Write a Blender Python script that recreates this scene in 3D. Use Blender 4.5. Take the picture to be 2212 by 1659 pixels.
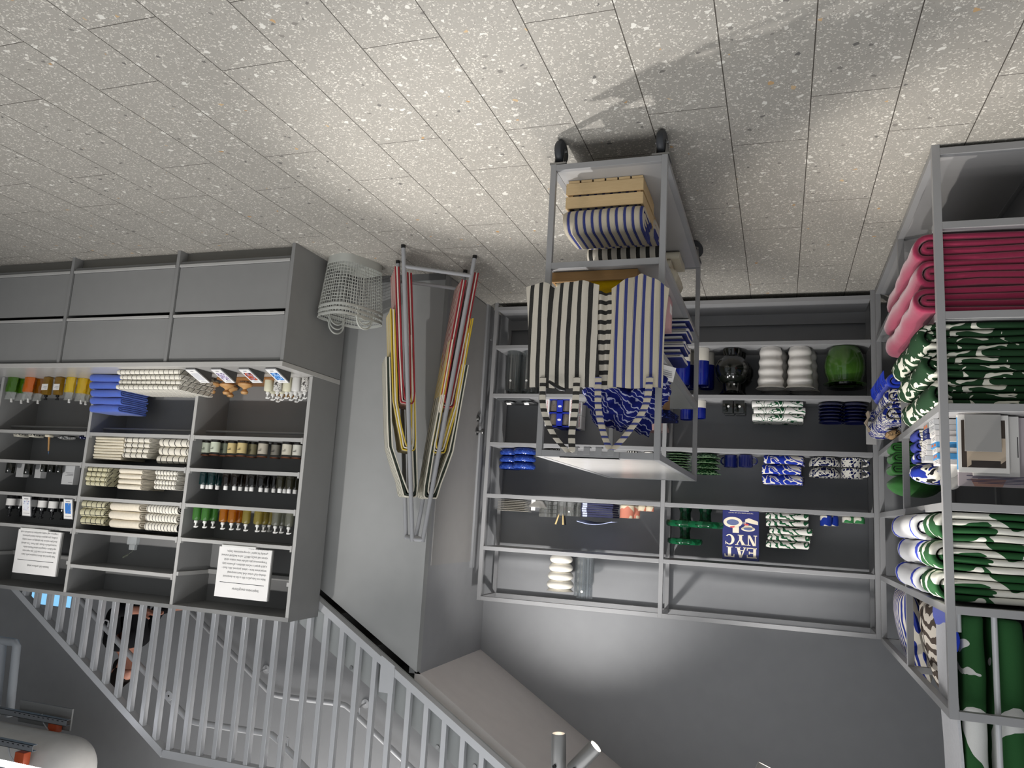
import bpy, bmesh, math, random
from mathutils import Vector, Matrix, noise
RND = random.Random(7)
S = bpy.context.scene
for o in list(bpy.data.objects): bpy.data.objects.remove(o)
PI = math.pi
# ------------------------------------------------------------------ camera (the photograph is upside down: camera rolled 180 degrees)
W, H, F, HC = 2212, 1659, 1684.93, 1.59
RC = Matrix(((0.94566235, -0.31997078, 0.05780503), (0.00153725, -0.17337773, -0.9848542), (0.32514668, 0.9314284, -0.16346492)))
def ray(x, y):
    return RC.transposed() @ Vector(((W/2 - x)/F, (H/2 - y)/F, 1))
def at(x, y, X=None, Y=None, Z=None):          # point of a real plane (X, Y or Z = const) seen at a photo pixel
    r = ray(x, y); o = Vector((0, 0, HC))
    t = X/r.x if X is not None else Y/r.y if Y is not None else (Z-HC)/r.z
    return o + r*t
cam = bpy.data.cameras.new('camera'); co = bpy.data.objects.new('camera', cam); S.collection.objects.link(co)
cam.sensor_fit = 'HORIZONTAL'; cam.sensor_width = 36; cam.lens = 36*F/W; cam.clip_start = .05
m = Matrix((-RC[0], RC[1], -RC[2])).transposed().to_4x4(); m.translation = (0, 0, HC); co.matrix_world = m
S.camera = co
vs = S.view_settings; vs.view_transform = 'Standard'; vs.look = 'None'; vs.gamma = 1; vs.exposure = 0.0
try: vs.use_curve_mapping = False
except Exception: pass
wd = bpy.data.worlds.new('world'); S.world = wd; wd.use_nodes = True
wd.node_tree.nodes['Background'].inputs[0].default_value = (.90, .95, 1, 1); wd.node_tree.nodes['Background'].inputs[1].default_value = .42
# ------------------------------------------------------------------ lights outside the frame: ceiling track spots, plus unseen fills added to brighten
def spotlight(loc, tgt, e, ang=50, blend=.5, r=.03, col=(1, .975, .95)):
    l = bpy.data.lights.new('spot_light', 'SPOT'); l.energy = e; l.spot_size = math.radians(ang); l.spot_blend = blend; l.shadow_soft_size = r; l.color = col
    o = bpy.data.objects.new('spot_light', l); S.collection.objects.link(o); o.location = loc
    o.rotation_euler = (Vector(tgt)-Vector(loc)).to_track_quat('-Z', 'Y').to_euler(); return o
def area(loc, rot, sx, sy, e, col):
    l = bpy.data.lights.new('area_fill', 'AREA'); l.shape = 'RECTANGLE'; l.size = sx; l.size_y = sy; l.energy = e; l.color = col
    o = bpy.data.objects.new('area_fill', l); S.collection.objects.link(o); o.location = loc; o.rotation_euler = rot; return o
area((1.5, 1.2, 4.4), (0, 0, 0), 6, 4, 125, (.97, .98, 1))  # large unseen soft fill, added for overall ambient light
area((2.9, 5.25, 5.05), (0, 0, 0), 2.4, .9, 70, (1, .97, .94))       # unseen fill added above the stair to brighten bars and wall
S.cycles.max_bounces = 8; S.cycles.transparent_max_bounces = 12; S.cycles.diffuse_bounces = 4; S.cycles.glossy_bounces = 3; S.cycles.caustics_reflective = S.cycles.caustics_refractive = False; S.cycles.use_adaptive_sampling = True; S.cycles.adaptive_threshold = .02
spotlight((1.35, 4.60, 2.95), (1.35, 5.65, 1.70), 95, 95, 1, .05)          # back shelving
spotlight((1.75, 4.0, 2.9), (1.7, 5.5, 1.3), 120, 46, .9, .05)  # extra spot added to brighten the plates near the door
spotlight((-.05, 4.45, 2.95), (0, 5.6, 1.0), 100, 72, 1, .05)
spotlight((.9, 4.2, 2.95), (.9, 5.6, 1.0), 40, 55, .7)
spotlight((3.2, 2.2, 3.05), (3.3, 4.35, 1.3), 120, 60, .8)             # cabinet wall
spotlight((4.5, 2.2, 3.05), (4.5, 4.35, 1.3), 120, 60, .8)
spotlight((2.0, 3.0, 3.3), (2.2, 4.6, .9), 35, 50, .7)                # towel rack
spotlight((.55, 4.9, 2.95), (-.75, 4.2, 1.2), 70, 60, .8)            # textile rack
spotlight((-.1, 1.9, 2.9), (-.75, 3.6, .7), 24, 50, .8)
spotlight((2.05, 3.72, 3.25), (.95, 3.15, 0), 270, 48, .7, .025)      # over the cart
spotlight((2.6, 1.4, 3.6), (2.6, 2.4, 0), 100, 85, .9, .25)          # wide soft spot added to brighten the floor
spotlight((.2, .6, 3.6), (.0, 1.6, 0), 52, 80, .9, .25)  # second added floor fill, closer to the camera
# ------------------------------------------------------------------ helpers
def lin(c):
    c = c.lstrip('#'); v = [int(c[i:i+2], 16)/255 for i in (0, 2, 4)]
    return tuple(x/12.92 if x <= .04045 else ((x+.055)/1.055)**2.4 for x in v) + (1,)
MATS = {}
class NT:
    def __init__(s, name):
        s.m = bpy.data.materials.new(name); s.m.use_nodes = True; s.t = s.m.node_tree; s.n = s.t.nodes; s.b = s.n['Principled BSDF']
    def add(s, ty, **kw):
        n = s.n.new(ty)
        for k, v in kw.items(): setattr(n, k, v)
        return n
    def link(s, a, b): s.t.links.new(a, b)
    def put(s, v, inp):
        if hasattr(v, 'is_output'): s.link(v, inp)
        else: inp.default_value = v
    def math(s, op, a, b=0, c=0):
        n = s.add('ShaderNodeMath', operation=op)
        for i, v in enumerate((a, b, c)): s.put(v, n.inputs[i])
        return n.outputs[0]
    def mix(s, f, a, b):
        n = s.add('ShaderNodeMix', data_type='RGBA'); s.put(f, n.inputs[0]); s.put(a, n.inputs[6]); s.put(b, n.inputs[7]); return n.outputs[2]
    def coord(s, kind='Object'): return s.add('ShaderNodeTexCoord').outputs[kind]
    def xyz(s, v):
        n = s.add('ShaderNodeSeparateXYZ'); s.link(v, n.inputs[0]); return n.outputs
    def noise(s, v, scale, detail=3, rough=.5, dist=0, out=0):
        n = s.add('ShaderNodeTexNoise'); s.link(v, n.inputs['Vector']); n.inputs['Scale'].default_value = scale; n.inputs['Detail'].default_value = detail
        n.inputs['Roughness'].default_value = rough; n.inputs['Distortion'].default_value = dist; return n.outputs[out]
    def ramp(s, f, stops, interp='CONSTANT'):
        n = s.add('ShaderNodeValToRGB'); s.link(f, n.inputs[0]); r = n.color_ramp; r.interpolation = interp
        while len(r.elements) < len(stops): r.elements.new(.5)
        for e, (p, c) in zip(r.elements, stops): e.position = p; e.color = c
        return n.outputs[0]
    def bump(s, h, strength=.3, dist=.002):
        n = s.add('ShaderNodeBump'); n.inputs['Strength'].default_value = strength; n.inputs['Distance'].default_value = dist; s.link(h, n.inputs['Height']); s.link(n.outputs[0], s.b.inputs['Normal'])
    def done(s, col=None, rough=.6, metal=0, spec=.5):
        if col is not None: s.put(col, s.b.inputs['Base Color'])
        s.b.inputs['Roughness'].default_value = rough; s.b.inputs['Metallic'].default_value = metal; s.b.inputs['Specular IOR Level'].default_value = spec
        return s.m
def pm(name, col, rough=.5, metal=0, bump=0, coat=0, spec=.5, var=.06):     # plain paint / ceramic / plastic with slight procedural variation
    if name in MATS: return MATS[name]
    t = NT(name); c = lin(col); v = t.coord()
    f = t.noise(v, 9, 4); t.done(t.mix(f, tuple(x*(1-var) for x in c[:3])+(1,), tuple(min(1, x*(1+var)) for x in c[:3])+(1,)), rough, metal, spec)
    if bump: t.bump(t.noise(v, bump, 2), .15, .001)
    if coat: t.b.inputs['Coat Weight'].default_value = coat; t.b.inputs['Coat Roughness'].default_value = .08
    MATS[name] = t.m; return t.m
def cloth(name, col, fuzz=0, scale=900, var=.1):
    if name in MATS: return MATS[name]
    t = NT(name); c = lin(col); v = t.coord(); f = t.noise(v, 60, 5, .7)
    t.done(t.mix(f, tuple(x*(1-var*2) for x in c[:3])+(1,), tuple(min(1, x*(1+var)) for x in c[:3])+(1,)), .9, 0, .2); t.bump(t.noise(v, scale, 3), .5, .002)
    if fuzz: t.b.inputs['Sheen Weight'].default_value = fuzz
    MATS[name] = t.m; return t.m
def stripes(name, stops, period, axis=0, off=0, wob=0, rough=.9):         # woven stripes along one object axis
    if name in MATS: return MATS[name]
    t = NT(name); v = t.coord(); x = t.xyz(v)[axis]
    if wob: x = t.math('ADD', x, t.math('MULTIPLY', t.math('SUBTRACT', t.noise(v, 12), .5), wob))
    f = t.math('FRACT', t.math('ADD', t.math('DIVIDE', x, period), off+50))
    c = t.ramp(f, [(p, lin(q)) for p, q in stops]); t.done(t.mix(t.math('MULTIPLY', t.noise(v, 400, 2), .25), c, (.25, .23, .2, 1)), rough, 0, .2); t.bump(t.noise(v, 900, 2), .4, .001)
    MATS[name] = t.m; return t.m
def checks(name, base, line, px, py, wd=.07):
    if name in MATS: return MATS[name]
    t = NT(name); v = t.coord(); xs = t.xyz(v)
    a = t.math('LESS_THAN', t.math('FRACT', t.math('ADD', t.math('DIVIDE', xs[0], px), 50.3)), wd)
    if py: a = t.math('MAXIMUM', a, t.math('LESS_THAN', t.math('FRACT', t.math('ADD', t.math('DIVIDE', t.math('ADD', xs[1], xs[2]), py), 50.2)), wd))
    b = t.mix(t.noise(v, 70, 5, .7), tuple(x*.82 for x in lin(base)[:3])+(1,), lin(base))
    t.done(t.mix(a, b, lin(line)), .95, 0, .15); t.bump(t.noise(v, 700, 3), .5, .002); MATS[name] = t.m; return t.m
def blobs(name, cols, scale=8, dist=1.5, th=(.5,), stretch=(1, 1, 1), detail=1, rough=.9, bump=600):  # printed organic shapes: noise bands with hard edges
    if name in MATS: return MATS[name]
    t = NT(name); v = t.coord(); mp = t.add('ShaderNodeMapping'); t.link(v, mp.inputs[0]); mp.inputs['Scale'].default_value = stretch
    f = t.noise(mp.outputs[0], scale, detail, .5, dist); c = t.ramp(f, [(0, lin(cols[0]))]+[(a, lin(b)) for a, b in zip(th, cols[1:])])
    t.done(c, rough, 0, .25)
    if bump: t.bump(t.noise(v, bump, 3), .4, .002)
    MATS[name] = t.m; return t.m
def wavy(name, a, b, scale, dist, th=.8, direction='DIAGONAL', rough=.85, dsc=2):
    if name in MATS: return MATS[name]
    t = NT(name); v = t.coord(); n = t.add('ShaderNodeTexWave', bands_direction=direction); t.link(v, n.inputs[0]); n.inputs['Scale'].default_value = scale; n.inputs['Distortion'].default_value = dist
    n.inputs['Detail'].default_value = 2; n.inputs['Detail Scale'].default_value = dsc
    t.done(t.ramp(n.outputs[1], [(0, lin(a)), (th, lin(b))]), rough, 0, .25); t.bump(t.noise(v, 600, 3), .3, .001); MATS[name] = t.m; return t.m
def glassy(name, col, k=.12, rough=.03, d=.22):        # thin glass / clear plastic: tinted transparency under a fresnel gloss
    if name in MATS: return MATS[name]
    t = NT(name); tr = t.add('ShaderNodeBsdfTransparent'); tr.inputs[0].default_value = tuple(x**.6 for x in lin(col)[:3])+(1,); df = t.add('ShaderNodeBsdfDiffuse'); df.inputs[0].default_value = lin(col); dm = t.add('ShaderNodeMixShader'); dm.inputs[0].default_value = d; t.link(tr.outputs[0], dm.inputs[1]); t.link(df.outputs[0], dm.inputs[2])
    gl = t.add('ShaderNodeBsdfGlossy'); gl.inputs[1].default_value = rough
    fr = t.add('ShaderNodeLayerWeight'); fr.inputs[0].default_value = .5; f = t.math('MINIMUM', t.math('ADD', t.math('MULTIPLY', t.math('POWER', fr.outputs[1], 4), .75), k*.6+.03), 1)
    mx = t.add('ShaderNodeMixShader'); t.link(f, mx.inputs[0]); t.link(dm.outputs[0], mx.inputs[1]); t.link(gl.outputs[0], mx.inputs[2])
    t.link(mx.outputs[0], t.n['Material Output'].inputs[0]); MATS[name] = t.m; return t.m
def emis(name, col, e):
    if name in MATS: return MATS[name]
    t = NT(name); t.done(lin(col)); t.b.inputs['Emission Color'].default_value = lin(col); t.b.inputs['Emission Strength'].default_value = e; MATS[name] = t.m; return t.m
def wood(name, a, b, axis=(1, 12, 12), sc=3):
    if name in MATS: return MATS[name]
    t = NT(name); v = t.coord(); mp = t.add('ShaderNodeMapping'); t.link(v, mp.inputs[0]); mp.inputs['Scale'].default_value = axis
    f = t.noise(mp.outputs[0], sc*3, 6, .6, .8); t.done(t.mix(f, lin(a), lin(b)), .55); MATS[name] = t.m; return t.m

class MB:                                        # collects shapes, builds ONE mesh object
    def __init__(s): s.v = []; s.f = []; s.mi = []; s.cur = 0
    def add(s, vs, fs):
        o = len(s.v); s.v += [Vector(p) for p in vs]; s.f += [tuple(o+i for i in f) for f in fs]; s.mi += [s.cur]*len(fs); return s
    def box(s, a, b, bev=0, rot=None):           # corner a to corner b
        a, b = Vector(a), Vector(b); c = (a+b)/2; h = [abs(x)/2 for x in (b-a)]
        if bev:
            bm = bmesh.new(); bmesh.ops.create_cube(bm, size=1)
            for v in bm.verts: v.co = Vector((v.co.x*2*h[0], v.co.y*2*h[1], v.co.z*2*h[2]))
            bmesh.ops.bevel(bm, geom=bm.edges[:], offset=min(bev, min(h)*.9), segments=2, profile=.5, affect='EDGES')
            bm.verts.index_update(); vs = [v.co.copy() for v in bm.verts]; fs = [[v.index for v in f.verts] for f in bm.faces]; bm.free()
        else:
            vs = [Vector((x*h[0], y*h[1], z*h[2])) for x in (-1, 1) for y in (-1, 1) for z in (-1, 1)]
            fs = [(0, 1, 3, 2), (4, 6, 7, 5), (0, 4, 5, 1), (2, 3, 7, 6), (0, 2, 6, 4), (1, 5, 7, 3)]
        return s.add([c+(rot @ v if rot else v) for v in vs], fs)
    def obox(s, c, size, rot=None, bev=0):
        c = Vector(c); h = Vector(size)/2; return s.box(c-h, c+h, bev, rot)
    def tube(s, pts, r, seg=10, caps=True, closed=False):
        pts = [Vector(p) for p in pts]; n = len(pts); rings = []; up = None
        for i, p in enumerate(pts):
            d = (pts[(i+1) % n]-pts[i-1]) if closed else (pts[min(i+1, n-1)]-pts[max(i-1, 0)])
            d.normalize()
            if up is None: up = Vector((0, 0, 1)) if abs(d.z) < .9 else Vector((1, 0, 0))
            a = d.cross(up).normalized(); up = a.cross(d).normalized(); rr = r[i] if isinstance(r, (list, tuple)) else r
            rings.append([p+(a*math.cos(2*PI*k/seg)+up*math.sin(2*PI*k/seg))*rr for k in range(seg)])
        vs = [q for g in rings for q in g]; fs = []
        for i in range(n if closed else n-1):
            for k in range(seg):
                j = (i+1) % n; fs.append((i*seg+k, i*seg+(k+1) % seg, j*seg+(k+1) % seg, j*seg+k))
        if caps and not closed: fs += [tuple(range(seg-1, -1, -1)), tuple((n-1)*seg+k for k in range(seg))]
        return s.add(vs, fs)
    def cyl(s, a, b, r, seg=16): return s.tube([a, b], r, seg)
    def lathe(s, prof, c=(0, 0, 0), seg=28, fn=None, caps=True):     # profile (r, z) from bottom to top; fn(angle, r, z) may reshape the radius
        c = Vector(c); vs = []; n = len(prof)
        for r, z in prof:
            for k in range(seg):
                a = 2*PI*k/seg; q = fn(a, r, z) if fn else r; vs.append(c+Vector((q*math.cos(a), q*math.sin(a), z)))
        fs = [(i*seg+k, i*seg+(k+1) % seg, (i+1)*seg+(k+1) % seg, (i+1)*seg+k) for i in range(n-1) for k in range(seg)]
        if caps:
            fs.append(tuple(range(seg-1, -1, -1)))
            if prof[-1][0] > 1e-4: fs.append(tuple((n-1)*seg+k for k in range(seg)))
        return s.add(vs, fs)
    def prism(s, poly, a, b, axis='y'):          # polygon in the plane across the axis, extruded from a to b
        def P(u, v, w): return {'y': (u, w, v), 'x': (w, u, v), 'z': (u, v, w)}[axis]
        n = len(poly); vs = [P(u, v, a) for u, v in poly]+[P(u, v, b) for u, v in poly]
        return s.add(vs, [tuple(range(n)), tuple(range(2*n-1, n-1, -1))]+[(i, (i+1) % n, n+(i+1) % n, n+i) for i in range(n)])
    def grid(s, fn, nu, nv, th=0):               # surface fn(u, v) on 0..1, given thickness along its normal when th
        P = [[Vector(fn(i/nu, j/nv)) for j in range(nv+1)] for i in range(nu+1)]
        vs = [p for r in P for p in r]; w = nv+1; fs = [(i*w+j, (i+1)*w+j, (i+1)*w+j+1, i*w+j+1) for i in range(nu) for j in range(nv)]
        if th:
            N = []
            for i in range(nu+1):
                for j in range(nv+1):
                    du = P[min(i+1, nu)][j]-P[max(i-1, 0)][j]; dv = P[i][min(j+1, nv)]-P[i][max(j-1, 0)]; N.append(du.cross(dv).normalized())
            n0 = len(vs); fs2 = [tuple(n0+k for k in reversed(f)) for f in fs]; vs2 = [p-n*th for p, n in zip(vs, N)]
            edge = [(i, 0) for i in range(nu+1)]+[(nu, j) for j in range(1, nv+1)]+[(i, nv) for i in range(nu-1, -1, -1)]+[(0, j) for j in range(nv-1, 0, -1)]
            e = [i*w+j for i, j in edge]; fs = fs+fs2+[(e[k], n0+e[k], n0+e[(k+1) % len(e)], e[(k+1) % len(e)]) for k in range(len(e))]; vs = vs+vs2
        return s.add(vs, fs)
    def ribbon(s, path, t, x0, x1, nx=8, wob=.004, seed=0):   # folded sheet: path of (y, z) thickened by t and swept along x
        n = len(path); L = []
        for i, p in enumerate(path):
            p = Vector(p); d = (Vector(path[min(i+1, n-1)])-Vector(path[max(i-1, 0)])); d.normalize(); nn = Vector((-d.y, d.x)); L.append((p+nn*t/2, p-nn*t/2))
        vs = []; e_ = t*.45*(1 if x1 > x0 else -1); XS = [(x0, .45), (x0+e_*.4, .8), (x0+e_, 1)]+[(x0+(x1-x0)*k/nx, 1) for k in range(1, nx)]+[(x1-e_, 1), (x1-e_*.4, .8), (x1, .45)]; nx = len(XS)-1
        for k, (x, sc_) in enumerate(XS):
            for a, b in L:
                c_ = (a+b)/2
                for q in (c_+(a-c_)*sc_, c_+(b-c_)*sc_):
                    w = noise.noise_vector(Vector((x*7+seed*3.1, q.x*6, q.y*9+seed)))*wob
                    vs.append((x+w.x*(1.3 if k in (0, 1, 2, nx-2, nx-1, nx) else .4), q.x+w.y, q.y+w.z*.6))
        m_ = 2*n; fs = []
        for k in range(nx):
            for i in range(n-1):
                a, b = k*m_+2*i, (k+1)*m_+2*i; fs += [(a, a+2, b+2, b), (a+1, b+1, b+3, a+3)]
            fs += [(k*m_, (k+1)*m_, (k+1)*m_+1, k*m_+1), (k*m_+m_-2, k*m_+m_-1, (k+1)*m_+m_-1, (k+1)*m_+m_-2)]
        for i in range(n-1):
            fs.append((2*i, 2*i+1, 2*i+3, 2*i+2)); a = nx*m_+2*i; fs.append((a, a+2, a+3, a+1))
        return s.add(vs, fs)
    def build(s, name, mats, parent=None, loc=(0, 0, 0), rot=(0, 0, 0), smooth=40):
        me = bpy.data.meshes.new(name); me.from_pydata([tuple(v) for v in s.v], [], s.f)
        if not isinstance(mats, (list, tuple)): mats = [mats]
        for q in mats: me.materials.append(q)
        for p, i in zip(me.polygons, s.mi): p.material_index = i
        bm = bmesh.new(); bm.from_mesh(me); bmesh.ops.recalc_face_normals(bm, faces=bm.faces[:]); bm.to_mesh(me); bm.free()
        if smooth:
            for p in me.polygons: p.use_smooth = True
            me.set_sharp_from_angle(angle=math.radians(smooth))
        o = bpy.data.objects.new(name, me); S.collection.objects.link(o); o.location = loc; o.rotation_euler = rot
        if parent: o.parent = parent
        return o
def tag(o, label, cat, group=None):
    o['label'] = label; o['category'] = cat
    if group: o['group'] = group
    return o
def struct(o): o['kind'] = 'structure'; return o
def thing(name, label, cat, loc=(0, 0, 0), rz=0, group=None):
    o = bpy.data.objects.new(name, None); S.collection.objects.link(o); o.location = loc; o.rotation_euler = (0, 0, rz); o.empty_display_size = .05
    return tag(o, label, cat, group)
def copy(o, loc, label, group=None, rz=None, mats=None):        # a thing with its parts and their sub-parts
    def rec(q, parent):
        c = q.copy(); S.collection.objects.link(c)
        if parent: c.parent = parent
        for ch in list(q.children): rec(ch, c)
        return c
    c = rec(o, None); c.location = loc; c['label'] = label
    if group: c['group'] = group
    if rz is not None: c.rotation_euler = (0, 0, rz)
    return c
def recolor(o, m, part=None):                    # own material on a copy (object slot keeps the shared mesh)
    for q in [o]+list(o.children):
        if q.type == 'MESH' and (part is None or q.name.split('.')[0] == part):
            q.material_slots[0].link = 'OBJECT'; q.material_slots[0].material = m
    return o
def text(body, size, mat, parent, loc, rot=(0, 0, 0), align='LEFT', name='lettering', space=1.0, bold=0, fit=0):
    cu = bpy.data.curves.new('t', 'FONT'); cu.body = body; cu.size = size; cu.align_x = align; cu.space_line = space; cu.resolution_u = 2; cu.offset = bold
    o = bpy.data.objects.new('t', cu); S.collection.objects.link(o); dg = bpy.context.evaluated_depsgraph_get(); me = bpy.data.meshes.new_from_object(o.evaluated_get(dg))
    bpy.data.objects.remove(o); me.materials.clear(); me.materials.append(mat)
    if fit:
        ex = max(v.co.x for v in me.vertices)-min(v.co.x for v in me.vertices)
        for v in me.vertices: v.co.x *= fit/ex; v.co.y *= (fit/ex)**.5
    q = bpy.data.objects.new(name, me); S.collection.objects.link(q); q.location = loc; q.rotation_euler = rot
    if parent: q.parent = parent
    return q
def arc(cx, cz, r, a0, a1, n=6): return [(cx+r*math.cos(math.radians(a0+(a1-a0)*i/n)), cz+r*math.sin(math.radians(a0+(a1-a0)*i/n))) for i in range(n+1)]
def spiral(D, h):            # cross-section of a towel folded in four: big round fold in front (y = 0), D deep, h high -> path, sheet thickness
    t = h/4.15; g = t*1.05; p = [(D, t/2), (D*.6, t/2)]
    p += arc(1.5*g+t/2, t/2+1.5*g, 1.5*g, 270, 90, 8); p += [(D*.5, t/2+3*g), (D-g, t/2+3*g)]
    p += arc(D-g, t/2+2.5*g, .5*g, 90, -90, 4)[1:]; p += [(D*.5, t/2+2*g)]
    p += arc(1.6*g+t/2, t/2+1.5*g, .5*g, 90, 270, 4); p += [(D*.5, t/2+g), (D-g, t/2+g)]
    return p, t*.92
def towel(mat, w, D, h, name='folded_towel', nx=8, wob=.004, seed=0, parent=None, loc=(0, 0, 0), rot=(0, 0, 0)):
    p, t = spiral(D, h); mb = MB(); mb.ribbon(p, t, -w/2, w/2, nx, wob, seed); return mb.build(name, mat, parent, loc, rot, 55)
# ------------------------------------------------------------------ shared materials
GREY = pm('grey_powder_coat', '#9a9a9b', .42, 0, 1500); CAB = pm('cabinet_grey', '#8b8b8a', .5, 0, 900); CABL = pm('shelf_edge_grey', '#b4b3b0', .4)
WALL = pm('wall_paint', '#9a9b9d', .75, 0, 400); DARKW = pm('stair_wall_paint', '#9b9a98', .7, 0, 400); SOFF = pm('soffit_paint', '#dcd6d3', .75, 0, 400)
BLACK = pm('black_plastic', '#121214', .35); WHITE = pm('white_plastic', '#efeeea', .35); CHROME = pm('chrome', '#c9cacb', .2, 1); STEEL = pm('brushed_steel', '#8f8f8e', .35, .9)
PAPER = pm('white_card', '#f4f2ef', .7); INK = pm('black_ink', '#1d1d22', .8); PINE = wood('pine', '#cbab7c', '#e0c596', (2, 14, 14)); OAK = wood('oak_board', '#8f6a3c', '#a57f4c', (2, 16, 16))
CREAM = pm('cream_ceramic', '#ebe6da', .25, coat=.3); NAVY = pm('navy_glaze', '#10184f', .12, coat=.6); BLUEG = pm('royal_blue_glaze', '#0f1f7c', .12, coat=.6); BLACKG = pm('black_green_glaze', '#0b0f0b', .1, coat=.8)
# ------------------------------------------------------------------ floor: terrazzo planks 0.30 x 1.01 m in one-third bond
def terrazzo():
    t = NT('terrazzo'); v = t.coord(); x, y, z = t.xyz(v)
    wv = t.add('ShaderNodeVectorMath', operation='ADD'); t.link(v, wv.inputs[0]); nz = t.noise(v, 60, 2, out=1); sc = t.add('ShaderNodeVectorMath', operation='SCALE'); t.link(nz, sc.inputs[0]); sc.inputs[3].default_value = .012; t.link(sc.outputs[0], wv.inputs[1]); vv = wv.outputs[0]
    col = t.mix(t.noise(v, 3, 4), lin('#a5a199'), lin('#b0aca4'))
    col = t.mix(t.math('MULTIPLY', t.noise(v, 350, 3, .8), .35), col, lin('#8f897f'))
    def chips(scale, prob, edge, ca, cb, pick=0):
        nonlocal col
        a = t.add('ShaderNodeTexVoronoi', feature='F1'); b = t.add('ShaderNodeTexVoronoi', feature='DISTANCE_TO_EDGE')
        for n in (a, b): t.link(vv, n.inputs['Vector']); n.inputs['Scale'].default_value = scale
        r = t.add('ShaderNodeSeparateColor'); t.link(a.outputs['Color'], r.inputs[0]); o = r.outputs
        m_ = t.math('MULTIPLY', t.math('LESS_THAN', o[pick], prob), t.math('GREATER_THAN', b.outputs['Distance'], t.math('MULTIPLY', o[(pick+1) % 3], edge)))
        col = t.mix(m_, col, t.mix(o[(pick+2) % 3], lin(ca), lin(cb)))
    chips(260, .07, .5, '#7d7870', '#97918a', 1); chips(170, .20, .35, '#d8d4ca', '#c6c1b7'); chips(120, .15, .35, '#dedad0', '#cdc8be', 1); chips(78, .10, .4, '#e3dfd6', '#d0cbc1', 2); chips(50, .02, .3, '#dedbd2', '#e6e3da'); chips(60, .010, .35, '#6a6865', '#8a867f', 1); chips(50, .004, .4, '#b9905f', '#c9b08c', 2)
    px = t.math('DIVIDE', t.math('ADD', x, .107+30*.3016), .3016); fx = t.math('FRACT', px); par = t.math('MODULO', t.math('FLOOR', px), 2)   # parity of the plank column
    lx = t.math('LESS_THAN', t.math('MINIMUM', fx, t.math('SUBTRACT', 1, fx)), .0065)
    off = t.math('MULTIPLY_ADD', par, -.336, 2.198)
    fy = t.math('FRACT', t.math('DIVIDE', t.math('SUBTRACT', t.math('ADD', y, 20.18), off), 1.009))
    ly = t.math('LESS_THAN', t.math('MINIMUM', fy, t.math('SUBTRACT', 1, fy)), .0017)
    j = t.math('MAXIMUM', lx, ly)
    t.done(t.mix(j, col, lin('#4d4842')), .5, 0, .35); t.bump(t.math('MULTIPLY', j, -1), .3, .002); return t.m
fl = MB(); fl.box((-3.5, -2.5, -.08), (8.5, 5.82, 0)); struct(fl.build('floor', terrazzo(), smooth=0))
# walls, soffit, ceiling
XD, YW, YS = 2.16, 5.82, 4.69
struct(MB().box((-3.5, YW, -.08), (9.5, YW+.12, 5.2)).build('wall_back', WALL, smooth=0))
def zs(x): return 2.202-.61*(x-2.917)         # lower edge of the stair string in the plane of the under-stair wall
struct(MB().prism([(XD, 0), (6.2, 0), (6.2, zs(6.2)), (XD, zs(XD)-.055)], YS, YS+.06).build('wall_stair', pm('stair_front_paint', '#a3a4a3', .7, 0, 400), smooth=0))
struct(MB().box((XD, YS+.06, 0), (XD+.08, YW, 2.63)).build('wall_door', WALL, smooth=0))
struct(MB().box((-1.16, 2.9, 0), (-1.06, YW, 5.2)).build('wall_left', WALL, smooth=0))
struct(MB().box((8.2, -2.5, 0), (8.3, YW, 5.2)).build('wall_right', WALL, smooth=0))
struct(MB().box((-3.5, -2.6, 5.2), (9.5, YW, 5.3)).build('ceiling', WALL, smooth=0))
struct(MB().prism([(2.2, 2.60), (-1.0, 2.60+.614*3.2), (-1.0, 2.75+.614*3.2), (2.2, 2.75)], YS+.06, YW).build('ceiling_soffit', SOFF, smooth=0))
struct(MB().box((XD, YS-.012, 0), (6.0, YS, .045)).build('baseboard_stair', pm('skirting_dark', '#6a6b6b', .5), smooth=0))
dr = struct(MB().box((XD-.006, 4.785, .012), (XD, 5.47, 1.955)).build('door_1', pm('door_paint', '#9c9a98', .6, 0, 400), smooth=0))
MB().box((XD-.02, 5.475, 0), (XD, 5.54, 2.0)).box((XD-.02, 5.54, .0), (XD, 5.6, .26)).build('door_frame', WALL, dr, smooth=0)
MB().cyl((XD-.006, 5.43, 1.0), (XD-.012, 5.43, 1.0), .028, 24).cyl((XD-.01, 5.43, 1.0), (XD-.05, 5.43, 1.0), .009).lathe([(.0, 0), (.022, .0), (.024, .006), (.022, .012), (0, .013)]).build('door_knob', STEEL, dr)
k = bpy.data.objects['door_knob']; me = k.data
n0 = len(me.vertices)-28*5
for v in list(me.vertices)[n0:]: v.co = (XD-.05-v.co.z, 5.43+v.co.x, 1.0+v.co.y)
MB().cyl((XD-.006, 5.43, .90), (XD-.012, 5.43, .90), .026, 24).cyl((XD-.01, 5.43, .90), (XD-.022, 5.43, .90), .014, 20).build('door_lock', STEEL, dr)
# stair flight and its wall-side details
st = MB(); n = 27
for i in range(n):
    x = 6.3-i*.29; z = zs(x)+.27
    st.box((x-.31, YS+.09, z-.03), (x, YW, z+.0)).box((x-.31, YS+.09, z), (x-.29, YW, z+.177))
struct(st.build('trim_stairs', pm('tread_grey', '#8b8b8a', .6), smooth=0))
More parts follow.
